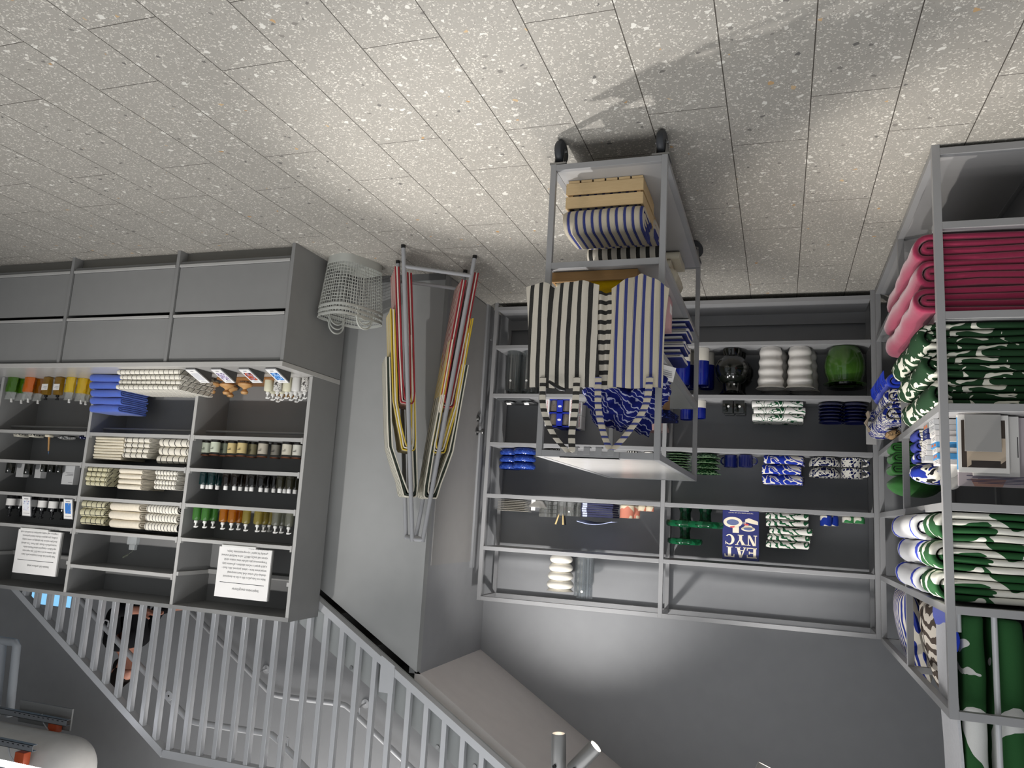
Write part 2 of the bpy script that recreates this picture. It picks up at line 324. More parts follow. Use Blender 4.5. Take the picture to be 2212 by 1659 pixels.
# ------------------------------------------------------------------ railing screen of the stair
rl = thing('stair_railing', 'tall light grey metal stair railing with close vertical bars above cabinets', 'railing', (3, YS, 2.2))
RAIL = pm('rail_silver', '#cfd0d2', .34, .25); L0 = Vector((3, YS, 2.2)); YB = 4.625
def rp(mb, name, mat=RAIL, sm=0): o = mb.build(name, mat, rl, smooth=sm); o.location = -L0; return o
def ztop(x): return min(3.335, 2.415-.627*(x-5.451)+.02)
def sl(x0, x1, f, g, ya, yb): return MB().prism([(x0, f(x0)), (x1, f(x1)), (x1, g(x1)), (x0, g(x0))], ya, yb)
rp(sl(1.0, 6.2, zs, lambda x: zs(x)+.05, YB, YB+.06), 'bottom_rail'); rp(sl(1.0, 6.2, lambda x: zs(x)-.0, lambda x: zs(x)+.27, YB+.062, YB+.075), 'string_plate', pm('plate_grey', '#aeb1b0', .5))
tr = MB().prism([(3.98, 3.315), (6.2, ztop(6.2)), (6.2, ztop(6.2)+.05), (3.99, 3.365)], YB, YB+.06).box((1.0, YB, 3.315), (3.985, YB+.06, 3.365)); rp(tr, 'top_rail')
for k in range(-8, 31):
    x = 4.956-.1263*k
    if x < 1.1: continue
    rp(MB().box((x-.017, YB+.006, zs(x)+.04), (x+.017, YB+.046, ztop(x)), .003), 'bar')
rp(MB().prism([(2.28, 2.575), (2.378, 2.52), (2.378, 2.74), (2.28, 2.74)], YB-.004, YB+.01), 'hatch_panel')
for x, d in ((2.84, .12), (2.62, .2), (2.44, .06), (1.98, .2), (1.73, .12), (1.6, .2)):
    rp(MB().cyl((x, YB+.062, zs(x)+.05+d), (x, YB+.055, zs(x)+.05+d), .012, 16), 'plate_screw', STEEL, 40)
def handrail(y, wall, label, nm):
    t = thing('handrail', label, 'handrail', (3.5, y, 3.15), 0, 'stair handrails'); o0 = Vector((3.5, y, 3.15))
    P = [(6.3, y, 1.64), (3.95, y, 3.13), (3.9, y, 3.152), (3.84, y, 3.156), (3.29, y, 3.146), (3.23, y, 3.15), (3.17, y, 3.18), (1.4, y, 4.28)]
    MB().tube(P, .021, 14).build('rail', RAIL, t).location = -o0
    for x in (5.6, 4.75, 4.05, 3.1, 2.4):
        z = 3.15 if 3.2 < x < 3.95 else (3.15-.634*(x-3.93) if x > 3.9 else 3.15+.62*(3.22-x))
        b = MB().tube([(x, y, z-.02), (x, y, z-.07), (x, y+(wall-y)*.4, z-.085), (x, wall, z-.085)], .007, 8)
        b.cyl((x, wall, z-.085), (x, wall-.006*(1 if wall > y else -1), z-.085), .034, 20); b.build('bracket', RAIL, t).location = -o0
handrail(5.73, YW, 'slim grey handrail fixed along the wall behind the stair', 0)
handrail(4.78, YB+.075, 'grey handrail fixed inside the bars of the stair railing', 1)
# ------------------------------------------------------------------ wall cabinet: base units, worktop, open shelving above
DV = [2.865, 3.755, 4.67, 5.585, 6.5]; YF = 3.957; YU = 4.29; YBK = 4.62
names = ['nearest the mesh baskets', 'in the middle of the row', 'at the picture edge', 'last']
for i in range(3):
    a, b = DV[i], DV[i+1]; t = thing('base_cabinet', 'low grey two-drawer cabinet under the worktop, '+names[i], 'cabinet', (a, YF, 0), 0, 'base cabinets')
    c = MB().box((0, 0, 0), (.024, .66, .755), .001)
    if i == 2: c.box((b-a-.024, 0, 0), (b-a, .66, .755))
    c.box((.024, .64, 0), (b-a, .66, .755)).box((.024, .02, .075), (b-a, .64, .092)).box((.024, .02, .738), (b-a, .64, .755)); c.build('carcass', CAB, t, smooth=0)
    MB().box((.024, .07, 0), (b-a, .085, .075)).build('toe_kick', pm('kick_grey', '#77756f', .5), t, smooth=0)
    for z0, z1 in ((.098, .425), (.44, .752)):
        d = MB().box((.03, .012, z0+.02), (b-a-.006, .03, z1-.008), .001).build('drawer', CAB, t, smooth=0)
        MB().box((.03, .0, z0), (b-a-.006, .03, z0+.018), .002).build('grip_edge', CABL, d, smooth=0)
MB().box((.0, -.01, 0), (3.7, .66, .03), .002).build('worktop', pm('worktop_grey', '#bcbab6', .3), None, (2.862, YF, .757), smooth=0)
tag(bpy.data.objects['worktop'], 'long grey worktop lying across the low drawer cabinets', 'worktop')
un = thing('shelving_unit', 'tall grey open shelving standing on the worktop, with white towels and bottles', 'shelving', (DV[0], YU, .787))
U0 = Vector((DV[0], YU, .787))
def up(mb, name, mat=CAB): o = mb.build(name, mat, un, smooth=0); o.location = -U0; return o
for i in range(4): up(MB().box((DV[i], YU, .787), (DV[i]+.024, YBK, 2.33), .001), 'upright_panel')
for i in range(4): up(MB().box((DV[i]+.0005, YU-.002, .79), (DV[i]+.0235, YU+.0, 2.328)), 'edge_strip', CABL)
up(MB().box((DV[0]+.024, YBK-.012, .787), (5.6, YBK, 2.33)), 'back_panel'); up(MB().box((DV[0], YU-.003, 2.305), (5.61, YBK, 2.33)), 'top_panel')
ZS = [[1.215, 1.435, 1.67, 1.895], [1.215, 1.435, 1.67, 1.895, 2.135], [1.212, 1.433, 1.668, 1.893]]
for i in range(3):
    a, b = DV[i]+.024, DV[i+1]
    for z in ZS[i]:
        s_ = up(MB().box((a, YU+.012, z-.018), (b, YBK-.012, z)), 'shelf'); 
        q = MB().box((a+.003, YU-.006, z-.022), (b-.003, YU+.014, z+.001), .001).box((a, YU-.008, z-.024), (a+.012, YU+.014, z+.014)).box((b-.012, YU-.008, z-.024), (b, YU+.014, z+.014)).build('price_rail', CABL, s_, smooth=0)
    up(MB().tube([(a, YU+.12, 1.152), (b, YU+.12, 1.152)], .008, 10), 'hanging_rail')
    if i != 1:
        up(MB().box((a, YU, 2.095), (a+.015, YBK-.02, 2.12)), 'shelf_bracket', CABL); up(MB().box((b-.015, YU, 2.095), (b, YBK-.02, 2.12)), 'shelf_bracket', CABL); up(MB().box((a, YBK-.04, 2.09), (b, YBK-.02, 2.12)), 'support_rail', CABL)
# ------------------------------------------------------------------ open metal shelving on the back wall and along the left wall
LV = [.363, .735, 1.102, 1.483, 1.863]
def frame(name, label, xs, y0, y1, w=.028):
    t = thing(name, label, 'shelving', (xs[0], y0, 0)); o0 = Vector((xs[0], y0, 0))
    def P(mb, n, mat=GREY): q = mb.build(n, mat, t, smooth=0); q.location = -o0; return q
    for x in xs:
        for y in (y0, y1-w): P(MB().box((x-w/2, y, 0), (x+w/2, y+w, 2.22), .001), 'post')
    for i in range(len(xs)-1):
        a, b = xs[i]+w/2, xs[i+1]-w/2
        for z in LV: P(MB().box((a, y0-.002, z-.028), (b, y1-w, z), .0015), 'shelf', GREY)
        P(MB().box((a, y0, .035), (b, y1, .062)), 'base_board')
        for y in (y0, y1-w): P(MB().box((a, y, 2.192), (b, y+w, 2.22), .001), 'top_rail'); 
        P(MB().box((a, y1-w, .0), (b, y1-.01, .14)), 'plinth')
    for x in xs: P(MB().box((x-w/2, y0+w, 2.192), (x+w/2, y1-w, 2.22), .001), 'side_rail')
    return t
frame('wall_shelving', 'grey metal shelving across the back wall, full of vases and dishes', [-.575, .76, 2.062], 5.446, 5.80)
tx = thing('textile_rack', 'grey metal rack holding blankets, books and cushions beside the back shelving', 'shelving', (-.6, 3.37, 0)); T0 = Vector((-.6, 3.37, 0)); w = .03
def tp(mb, name, mat=GREY): o = mb.build(name, mat, tx, smooth=0); o.location = -T0; return o
XA, XB = -.586, -1.02
for y in (3.365, 4.36, 5.39):
    for x in (XA-w, XB): tp(MB().box((x, y, 0), (x+w, y+w, 2.235), .001), 'post')
for z in [.045]+LV+[2.235]:
    for y in (3.365, 4.36, 5.39): tp(MB().box((XB+w, y, z-.03), (XA-w, y+w, z), .001), 'cross_rail')
    for ya, yb in ((3.395, 4.36), (4.39, 5.39)):
        for x in (XA-w, XB): tp(MB().box((x, ya, z-.03), (x+w, yb, z), .001), 'side_rail')
        if z < 2: tp(MB().box((XB+w, ya, z-.026), (XA-w, yb, z-.004)), 'shelf', pm('rack_shelf_grey', '#a3a2a2', .4))
tp(MB().tube([(-.75, 3.412, 1.86), (-.75, 3.412, 2.95)], .0105, 12), 'hanger_pole', RAIL); tp(MB().tube([(-.632, 3.412, 1.863), (-.632, 3.412, 1.93)], .0105, 12), 'short_pole', RAIL)
tp(MB().box((XB+.001, 3.40, .05), (XB+.012, 5.39, 2.2)), 'rear_panel', pm('rack_back_grey', '#6f7072', .5))
# ------------------------------------------------------------------ rolling display cart in the middle of the floor
CX0, CX1, CY0, CY1 = .43, .92, 2.97, 4.375
ct = thing('display_cart', 'grey metal display cart on wheels hung with two striped tote bags', 'cart', (.675, 3.67, 0)); C0 = Vector((.675, 3.67, 0))
def cp(mb, name, mat=GREY, sm=0, par=None): o = mb.build(name, mat, par or ct, smooth=sm); o.location = -C0 if not par else (0, 0, 0); return o
w = .024
for x in (CX0, CX1-w):
    for y in (CY0, CY1-w): cp(MB().box((x, y, .125), (x+w, y+w, 1.36), .001), 'post')
for z in (.153, .585, .962, 1.36):
    for y in (CY0, CY1-w): cp(MB().box((CX0+w, y, z-.026), (CX1-w, y+w, z), .001), 'cross_rail')
    for x in (CX0, CX1-w): cp(MB().box((x, CY0+w, z-.026), (x+w, CY1-w, z), .001), 'side_rail')
    cp(MB().box((CX0+w, CY0+w, z-.008), (CX1-w, CY1-w, z-.002)), 'shelf', pm('cart_shelf_white', '#bab8b5', .22, .0) if z > 1 else pm('cart_shelf_grey', '#adacab', .3))
RUB = pm('rubber_grey', '#3a3c40', .5)
for x, y in ((CX0+.03, CY0+.045), (CX1-.03, CY0+.045), (CX0+.03, CY1-.045), (CX1-.03, CY1-.045)):
    a = .12 if y < 3.5 else .9
    c = MB().box((x-.035, y-.045, .117), (x+.035, y+.045, .125)); d = Vector((math.cos(a), math.sin(a), 0)); e = Vector((-d.y, d.x, 0)); p = Vector((x, y-.0, .052))
    for s in (-.02, .02):
        q = p+d*s; c.add([q+e*.02+Vector((0, 0, .068)), q-e*.02+Vector((0, 0, .068)), q-e*.008-Vector((0, 0, .01)), q+e*.008-Vector((0, 0, .01))]+[v+d*.003 for v in (q+e*.02+Vector((0, 0, .068)), q-e*.02+Vector((0, 0, .068)), q-e*.008-Vector((0, 0, .01)), q+e*.008-Vector((0, 0, .01)))], [(0, 1, 2, 3), (7, 6, 5, 4), (0, 4, 5, 1), (1, 5, 6, 2), (2, 6, 7, 3), (3, 7, 4, 0)])
    c.cyl(p-d*.028, p+d*.028, .007, 12)
    cs = cp(c, 'caster_fork', STEEL, 40)
    wh = MB(); prof = [(.014, -.014), (.045, -.014), (.051, -.008), (.052, 0), (.051, .008), (.045, .014), (.014, .014)]; wh.lathe(prof, seg=32)
    o = wh.build('wheel', RUB, cs); o.rotation_euler = d.to_track_quat('Z', 'Y').to_euler(); o.location = p
hb = MB(); hb.box((.585, CY0-.004, 1.335), (.82, CY0, 1.362)).box((.585, CY0-.004, 1.358), (.82, CY0+.02, 1.362))
for i in range(5):
    x = .60+i*.047; hb.box((x, CY0-.03, 1.322), (x+.024, CY0-.027, 1.35)).box((x, CY0-.03, 1.318), (x+.024, CY0, 1.323))
cp(hb, 'hook_bar')
# tote bags on the front hooks
BWS = [(0, '#d9d2c4'), (.58, '#15171a'), (.995, '#d9d2c4')]; BLS = [(0, '#cdc3ae'), (.46, '#25347e'), (.80, '#cdc3ae'), (.86, '#23283c'), (.885, '#cdc3ae')]
BW = stripes('black_white_canvas', BWS, .0405, 0, .15, .004); BL = stripes('blue_cream_canvas', BLS, .0345, 0, .4, .001)
def tote(name, label, x0, x1, z0, z1, y, mat, bottom, hook, hmat, lean=0, depth=.03, handles=True, hx=(.3, .68)):
    t = thing(name, label, 'tote bag', ((x0+x1)/2, y, z1), 0, 'tote bags on the cart'); wd_ = x1-x0; ht = z1-z0
    def fr(s):
        def fn(u, v):
            x = -wd_/2+wd_*u; b = bottom(u); z = -ht*v*(1+b)-.003*math.sin(u*9); f = math.sin(PI*v)**.6*math.sin(PI*u)**.5
            return (x+lean*v*ht+.008*math.sin(v*4+u*3)*v, s*(.004+depth*f*.5)+.010*math.sin(u*11+v*2)*v+.006*math.sin(u*23)*v, z)
        return fn
    mb = MB(); mb.grid(fr(-1), 26, 18).grid(fr(1), 26, 18)
    for k in (0, 1): mb.grid(lambda u, v, k=k: (Vector(fr(-1)(k, u))*(1-v)+Vector(fr(1)(k, u))*v), 18, 1)
    mb.grid(lambda u, v: Vector(fr(-1)(u, 1))*(1-v)+Vector(fr(1)(u, 1))*v, 26, 1); mb.build('bag_body', mat, t, smooth=60)
    if handles:
        hz = hook-z1
        for s in (0,):
            a, b, c = -wd_/2+hx[0]*wd_, hx[2]*1.0-(x0+x1)/2 if len(hx) > 2 else 0, -wd_/2+hx[1]*wd_
            P = [Vector((a, -.016, -.04)), Vector((a+.1*(b-a), -.018, hz*.3)), Vector((a+.55*(b-a), -.022, hz*.72)), Vector((b-.012, -.028, hz*.97)), Vector((b, -.030, hz)), Vector((b+.012, -.028, hz*.97)), Vector((c+.4*(b-c), -.02, hz*.7)), Vector((c+.06*(b-c), -.016, hz*.3)), Vector((c, -.014, -.04))]
            def sm(i):  # smooth sampling
                i = max(0, min(len(P)-1.001, i)); k = int(i); f = i-k; q = [P[max(k-1, 0)], P[k], P[k+1], P[min(k+2, len(P)-1)]]
                return .5*((2*q[1])+(q[2]-q[0])*f+(2*q[0]-5*q[1]+4*q[2]-q[3])*f*f+(3*q[1]-q[0]-3*q[2]+q[3])*f**3)
            mh = MB(); mh.grid(lambda u, v: sm(u*8)+Vector(((v-.5)*.026, -.004*math.sin(PI*v), 0)), 48, 2, .002); mh.build('handle', hmat, t, smooth=60)
    return t
BWH = stripes('black_white_strap', BWS, .034, 2, .1); BLH = stripes('blue_cream_strap', BLS, .026, 2, .2)
b1 = tote('tote_bag', 'black and white striped tote bag hanging at the cart corner', .662, .952, .665, 1.092, 2.925, BW, lambda u: .055*(math.sin(u*2.6+.3)-.7)-.05*math.exp(-((u-.62)/.05)**2), 1.345, BWH, .06, .03, True, (.30, .78, .765))
MB().tube([(-.0+.05, -.03, -.02), (.0, -.042, .01), (-.02, -.04, .015)], [.006, .009, .006], 10).build('security_tag', BLACK, b1)
tote('tote_bag', 'blue and cream striped tote bag with pointed lower edge on the cart', .42, .632, .69, 1.090, 2.93, BL, lambda u: .17*max(0, 1-abs(u-.52)/.5)-.06*(1-u)*0-.02, 1.33, BLH, -.02, .025, True, (.22, 1.16, .60))
tote('tote_bag', 'black striped tote bag turned sideways between two other totes', .60, .69, .70, 1.09, 2.95, stripes('black_white_canvas_sideways', BWS, .0405, 2, .3), lambda u: 0, 1.33, BWH, .02, .02, False)
# crates with folded striped textiles on the lower shelf
def crate(x0, y0, label, w_=.335, d_=.29, h_=.125):
    t = thing('wooden_crate', label, 'crate', (x0, y0, .153), 0, 'pine crates on the cart')
    for i in range(2):
        z0 = .012+i*.062
        MB().box((0, 0, z0), (w_, .01, z0+.052), .001).build('front_slat', PINE, t, smooth=0); MB().box((0, d_-.01, z0), (w_, d_, z0+.052), .001).build('back_slat', PINE, t, smooth=0)
        for x in (0, w_-.012): 
            MB().box((x, .011, z0), (x+.012, d_-.011, z0+.05), .001).build('side_slat', wood('pine_side', '#c3a272', '#d9bd8d', (14, 2, 14)), t, smooth=0)
    for i in range(6): MB().box((.003+i*(w_-.006)/6, .001, 0), (.003+(i+.86)*(w_-.006)/6, d_-.001, .011)).build('bottom_slat', PINE, t, smooth=0)
    for x in (.0125, w_-.0285):
        for y in (.0105, d_-.0265): MB().box((x, y, .0115), (x+.016, y+.016, h_-.01)).build('corner_post', PINE, t, smooth=0)
    return t
crate(.545, 3.085, 'front pine crate on the lower cart shelf under blue striped bags')
crate(.565, 3.44, 'second pine crate standing behind the front one on the cart')
def cloth_thing(name, label, cat, mat, c, w_, D, h, rz=0, group=None, nx=8, wob=.004, seed=0):
    p, t = spiral(D, h); mb = MB(); mb.ribbon([(a-D/2, b) for a, b in p], t, -w_/2, w_/2, nx, wob, seed)
    o = mb.build(name, mat, None, c, (0, 0, rz), 55); return tag(o, label, cat, group)
g = 'striped textiles in the crates'
cloth_thing('folded_bag', 'blue striped folded bag inside the front pine crate', 'bag', BL, (.712, 3.23, .168), .29, .25, .115, 0, g, 12, .003, 1)
cloth_thing('folded_bag', 'thick blue striped folded bag bulging over the front crate', 'bag', BL, (.712, 3.19, .284), .335, .26, .105, 0, g, 14, .008, 2)
cloth_thing('folded_bag', 'thin blue striped folded bag tucked behind the thick one', 'bag', BL, (.695, 3.40, .288), .33, .13, .05, 0, g, 12, .005, 3)
cloth_thing('folded_bag', 'black and white striped folded bag in the rear crate', 'bag', stripes('black_cream_canvas_b', BWS, .045, 0, .3, .003), (.70, 3.60, .168), .28, .24, .125, 0, g, 12, .006, 4)
cloth_thing('folded_bag', 'wide black and cream striped folded bag on the rear crate', 'bag', MATS['black_cream_canvas_b'], (.70, 3.605, .295), .35, .25, .088, 0, g, 12, .006, 5)
cloth_thing('folded_towel', 'cream towel with a yellow stripe at the back of lower cart shelf', 'towel', stripes('yellow_stripe', [(0, '#e9e2cc'), (.55, '#e2c62b'), (.72, '#e9e2cc')], .5, 1, .05), (.62, 4.17, .155), .26, .22, .18, PI/2, None, 8, .004, 6)
# wooden tray, yellow cloth, navy striped tops
t = thing('wooden_tray', 'shallow brown wooden tray on the middle cart shelf', 'tray', (.545, 3.02, .585))
MB().box((0, 0, 0), (.36, .012, .042), .001).build('front_board', OAK, t, smooth=0); MB().box((0, .348, 0), (.36, .36, .042)).build('back_board', OAK, t, smooth=0)
MB().box((0, .012, 0), (.36, .348, .01)).build('bottom_board', OAK, t, smooth=0)
for x in (0, .35): MB().box((x, .012, .01), (x+.01, .348, .042)).build('side_board', OAK, t, smooth=0)
cloth_thing('folded_cloth', 'bright yellow folded cloth lying in the wooden tray', 'cloth', cloth('yellow_cloth', '#f1c40f'), (.70, 3.17, .596), .2, .24, .055, 0, None, 8, .006, 8)
cloth_thing('folded_cloth', 'pale cream folded cloth beside the yellow cloth in the tray', 'cloth', cloth('pale_cream_cloth', '#efe4c8'), (.855, 3.17, .596), .075, .24, .06, 0, None, 6, .004, 9)
NS = stripes('navy_breton', [(0, '#e6e4e0'), (.5, '#182a7c')], .026, 2, .0)
for i, lb in enumerate(('lowest of three navy striped folded shirts on the cart shelf', 'middle one of the three navy striped folded shirts', 'uppermost of three navy striped folded shirts, on the cart')):
    cloth_thing('folded_shirt', lb, 'shirt', NS, (.55+.008*i, 3.93-.05*i, +.587+i*.077), .22, .25, .075, PI/2, 'navy striped shirts on the cart', 8, .006, 20+i)
t = thing('gift_box', 'small pink box standing on the middle cart shelf', 'box', (.47, 3.42, .587)); MB().box((0, 0, 0), (.06, .1, .15), .002).build('box_body', pm('pink_card', '#e2b3b3', .6), t); MB().box((-.001, .02, .03), (0, .08, .07)).build('box_label', PAPER, t)
t = thing('cardboard_box', 'plain brown cardboard box on the upper cart shelf', 'box', (.47, 3.36, .962)); KR = pm('kraft_board', '#9a754d', .8); MB().box((0, 0, 0), (.16, .16, .145), .002).build('box_body', KR, t); MB().box((0, 0, .1455), (.078, .16, .148)).box((.082, 0, .1455), (.16, .16, .148)).build('lid_flap', KR, t)
cloth_thing('folded_cloth', 'dark navy patterned cloth lying on the brown cardboard box', 'cloth', blobs('navy_print', ['#0c1440', '#0c1440', '#27377f'], 30, 2, (.4, .62)), (.55, 3.46, 1.112), .22, .2, .035, .1, None, 8, .006, 30)
t = thing('price_card', 'white price card leaning at the side of the cart', 'card', (.452, 3.10, .964), .5); MB().box((0, 0, 0), (.003, .09, .06), 0, Matrix.Rotation(.25, 3, 'Y')).build('card', PAPER, t, smooth=0); tx_ = MB(); [tx_.box((-.003, .012, .012+.008*i), (-.001, .07, .014+.008*i)) for i in range(5)]; tx_.build('print_line', pm('print_grey', '#8f8f93', .8), t, smooth=0)
def lump(name, label, cat, mat, c, size, seed, amp=.25, sc=2.2, parent=None, sub=5):
    bm = bmesh.new(); bmesh.ops.create_icosphere(bm, subdivisions=sub, radius=1)
    for v in bm.verts:
        q = v.co.copy(); d = 1+amp*noise.noise(q*sc+Vector((seed, 0, 0)))+amp*.5*abs(noise.noise(q*sc*2.7+Vector((0, seed, 0))))
        v.co = Vector((q.x*size[0]*d, q.y*size[1]*d, max(q.z*size[2]*d, -size[2]*.85)))
    me = bpy.data.meshes.new(name); bm.to_mesh(me); bm.free(); me.materials.append(mat)
    for p in me.polygons: p.use_smooth = True
    o = bpy.data.objects.new(name, me); S.collection.objects.link(o); o.location = Vector(c)+Vector((0, 0, size[2]*.85))
    if parent: o.parent = parent
    else: tag(o, label, cat)
    return o
lump('scarf', 'crumpled royal blue scarf with white wavy lines on the cart', 'scarf', wavy('blue_wave_print', '#141f72', '#b9bcd6', 18, 9, .88, dsc=1.2), (.60, 3.13, .962), (.145, .115, .135), 3.3, .42, 3.0)
# ------------------------------------------------------------------ A-frame towel rack with hanging towels
A, B, C_, D_ = [Vector((x, y, 0)) for x, y in ((2.196, 4.111), (1.823, 4.371), (2.372, 4.385), (1.999, 4.645))]
HT = 1.785; lr = thing('towel_ladder', 'grey tubular A-frame towel rack on the floor beside the mesh baskets', 'towel rack', (2.1, 4.38, 0)); l0 = Vector((2.1, 4.38, 0))
def top(p, q): m_ = (p+q)/2; r = m_+(p-m_)*.13; r.z = HT; return r
TU = pm('ladder_grey', '#a6a7aa', .4); legs = {}
for n_, p, q in (('A', A, B), ('B', B, A), ('C', C_, D_), ('D', D_, C_)):
    tt = top(p, q); legs[n_] = (p, tt); o = MB().tube([p+(tt-p)*.008, tt], .0135, 14).build('leg', TU, lr); o.location = -l0
    f = MB().tube([p, p+(tt-p)*.012], .0145, 14).build('rubber_foot', BLACK, o)
def lp(n_, z): p, q = legs[n_]; return p+(q-p)*(z/HT)
for a, b in (('A', 'B'), ('C', 'D')):
    MB().tube([lp(a, .135), lp(b, .135)], .0125, 12).build('cross_bar', TU, lr).location = -l0; MB().tube([legs[a][1]-Vector((0, 0, .014)), legs[b][1]-Vector((0, 0, .014))], .0135, 12).build('top_tie', TU, lr).location = -l0
ZB = (.935, 1.215, 1.49)
for a, b in (('A', 'C'), ('B', 'D')):
    for z in ZB+(1.77,): MB().tube([lp(a, z), lp(b, z)], .011, 12).build('hanging_bar', TU, lr).location = -l0
RW = stripes('red_white_towel', [(0, '#ece6da'), (.5, '#a3182a')], .046, 0, .2, .004); YW_ = stripes('yellow_white_towel', [(0, '#efe8d6'), (.52, '#d9b92f')], .042, 0, .2, .004); GW = stripes('dark_cream_towel', [(0, '#e9e4d4'), (.72, '#12291f')], .06, 0, .1, .004)
RW = (RW, stripes('red_white_towel_turned', [(0, '#a3182a'), (.5, '#ece6da')], .046, 0, .2, .004)); YW_ = (YW_, stripes('yellow_white_towel_turned', [(0, '#d9b92f'), (.48, '#efe8d6')], .042, 0, .2, .004)); GW = (GW, stripes('dark_cream_towel_turned', [(0, '#12291f'), (.75, '#e9e4d4')], .06, 0, .1, .004))
u = (C_-A).normalized(); vdir = (A-B).normalized(); ang = math.atan2(u.y, u.x)
def drape(side, z, zo, zi, off, mat, label, th=.0095):
    s = 1 if side == 'A' else -1; p = lp(side, z); s2 = -s; sl_ = (legs[side][0]-legs[side][1]).dot(vdir)*s/HT   # outward per metre down
    path = [(-.018+sl_*(z-zi)*.9, zi-z)]+[(-.019+sl_*(z-zi)*.42, (zi-z)*.5), (-.017, -.03)]+[(-.017*math.cos(a), .017*math.sin(a)) for a in (0, PI*.25, PI*.5, PI*.75, PI)][:5]
    out = [( .019+(off*(1.8 if side == 'A' else 1.1))*min(1, d*4)+sl_*d*1.0, -d) for d in (.05, .12, .25, .4) if z-d > zo+.03]; d = z-zo; out.append((.019+off*(1.8 if side == 'A' else 1.1)+sl_*d, -d))
    path = [(q*s2, r) for q, r in path+out]; mb = MB()
    for k, dt in enumerate((0, th*1.15, th*2.3)):
        P2 = []; mb.cur = k % 2
        for i, (q, r) in enumerate(path): P2.append((q+(s2*dt*(1 if i > 5 else -1)), r+(dt if 2 < i < 8 else 0)))
        mb.ribbon(P2, th, .03, .31, 8, .006, z*10+k)
    n_ = 'striped_towel'
    o = mb.build(n_, list(mat), None, p, (0, 0, ang), 55)
    return tag(o, label, 'towel', 'striped towels on the A-frame rack')
for sd, nm in (('A', 'on the side facing the baskets'), ('B', 'on the side facing the door')):
    drape(sd, ZB[0], .13 if sd == 'A' else .10, .16, .004, RW, 'long red and white striped towel hanging '+nm+' of the rack')
    drape(sd, ZB[1], .40, .55, .024, YW_, 'yellow and white striped towel hanging '+nm+' of the rack')
    drape(sd, ZB[2], .70, .9, .044, GW, 'dark green and cream striped towel hanging '+nm+' of the rack')
# ------------------------------------------------------------------ nested mesh baskets
def basket(z, label, full=True):
    t = thing('mesh_basket', label, 'basket', (2.672, 4.36, z), math.radians(20), 'nested mesh baskets'); BK = pm('basket_grey', '#bcbeb8', .55); HB = .35
    def rr(f, a):      # rounded rectangle radius vector, f = 0 bottom .. 1 rim
        hx, hy = .116+.028*f, .170+.03*f; c, s_ = math.cos(a), math.sin(a); n_ = 3.6; r = (abs(c/hx)**n_+abs(s_/hy)**n_)**(-1/n_); return Vector((r*c, r*s_, f*HB))
    N = 60
    def band(mb, f0, f1, th): 
        vs = []
        for k in range(N):
            a = 2*PI*k/N
            for f, e in ((f0, 0), (f1, 0), (f1, th), (f0, th)):
                q = rr(f, a); d = Vector((q.x, q.y, 0)).normalized(); vs.append(q+d*e)
        mb.add(vs, [(4*k+i, 4*((k+1) % N)+i, 4*((k+1) % N)+(i+1) % 4, 4*k+(i+1) % 4) for k in range(N) for i in range(4)])
    wall = MB(); lo = .15 if full else .86
    if full: band(wall, 0, .15, .003); b0 = [rr(0, 2*PI*k/N) for k in range(N)]; wall.add(b0+[p+Vector((0, 0, .003)) for p in b0], [tuple(range(N)), tuple(range(2*N-1, N-1, -1))])
    nr = 13 if full else 2
    for i in range(nr+1):
        f = lo+(.95-lo)*i/nr; band(wall, f, f+.009, .0025)
    for k in range(N):
        a = 2*PI*k/N; p, q = rr(lo, a), rr(.96, a); d = Vector((p.x, p.y, 0)).normalized(); e = Vector((-d.y, d.x, 0))*.0017
        wall.add([p-e, p+e, q+e, q-e, p-e+d*.002, p+e+d*.002, q+e+d*.002, q-e+d*.002], [(0, 1, 2, 3), (7, 6, 5, 4), (0, 4, 5, 1), (1, 5, 6, 2), (2, 6, 7, 3), (3, 7, 4, 0)])
    wall.build('basket_wall', BK, t, smooth=30)
    rim = MB(); band(rim, .955, 1.0, .005); rim.build('rim', BK, t, smooth=30)
    for a in (0, PI):
        c = rr(1.0, a); d = Vector((c.x, c.y, 0)).normalized(); e = Vector((-d.y, d.x, 0))
        P = [c+e*(.062*math.cos(g_))+Vector((0, 0, .062*math.sin(g_)+.004))-d*.002 for g_ in [PI*i/14 for i in range(15)]]; P = [c+e*.075-Vector((0, 0, .012))]+P+[c-e*.075-Vector((0, 0, .012))]
        MB().tube(P, .0055, 8).build('handle', BK, t)
    return t
basket(0, 'outer grey plastic mesh basket with loop handles on the floor by the cabinet'); basket(.03, 'middle mesh basket nested inside the floor basket, rim above it', False); basket(.06, 'innermost mesh basket with the highest rim and handles', False)
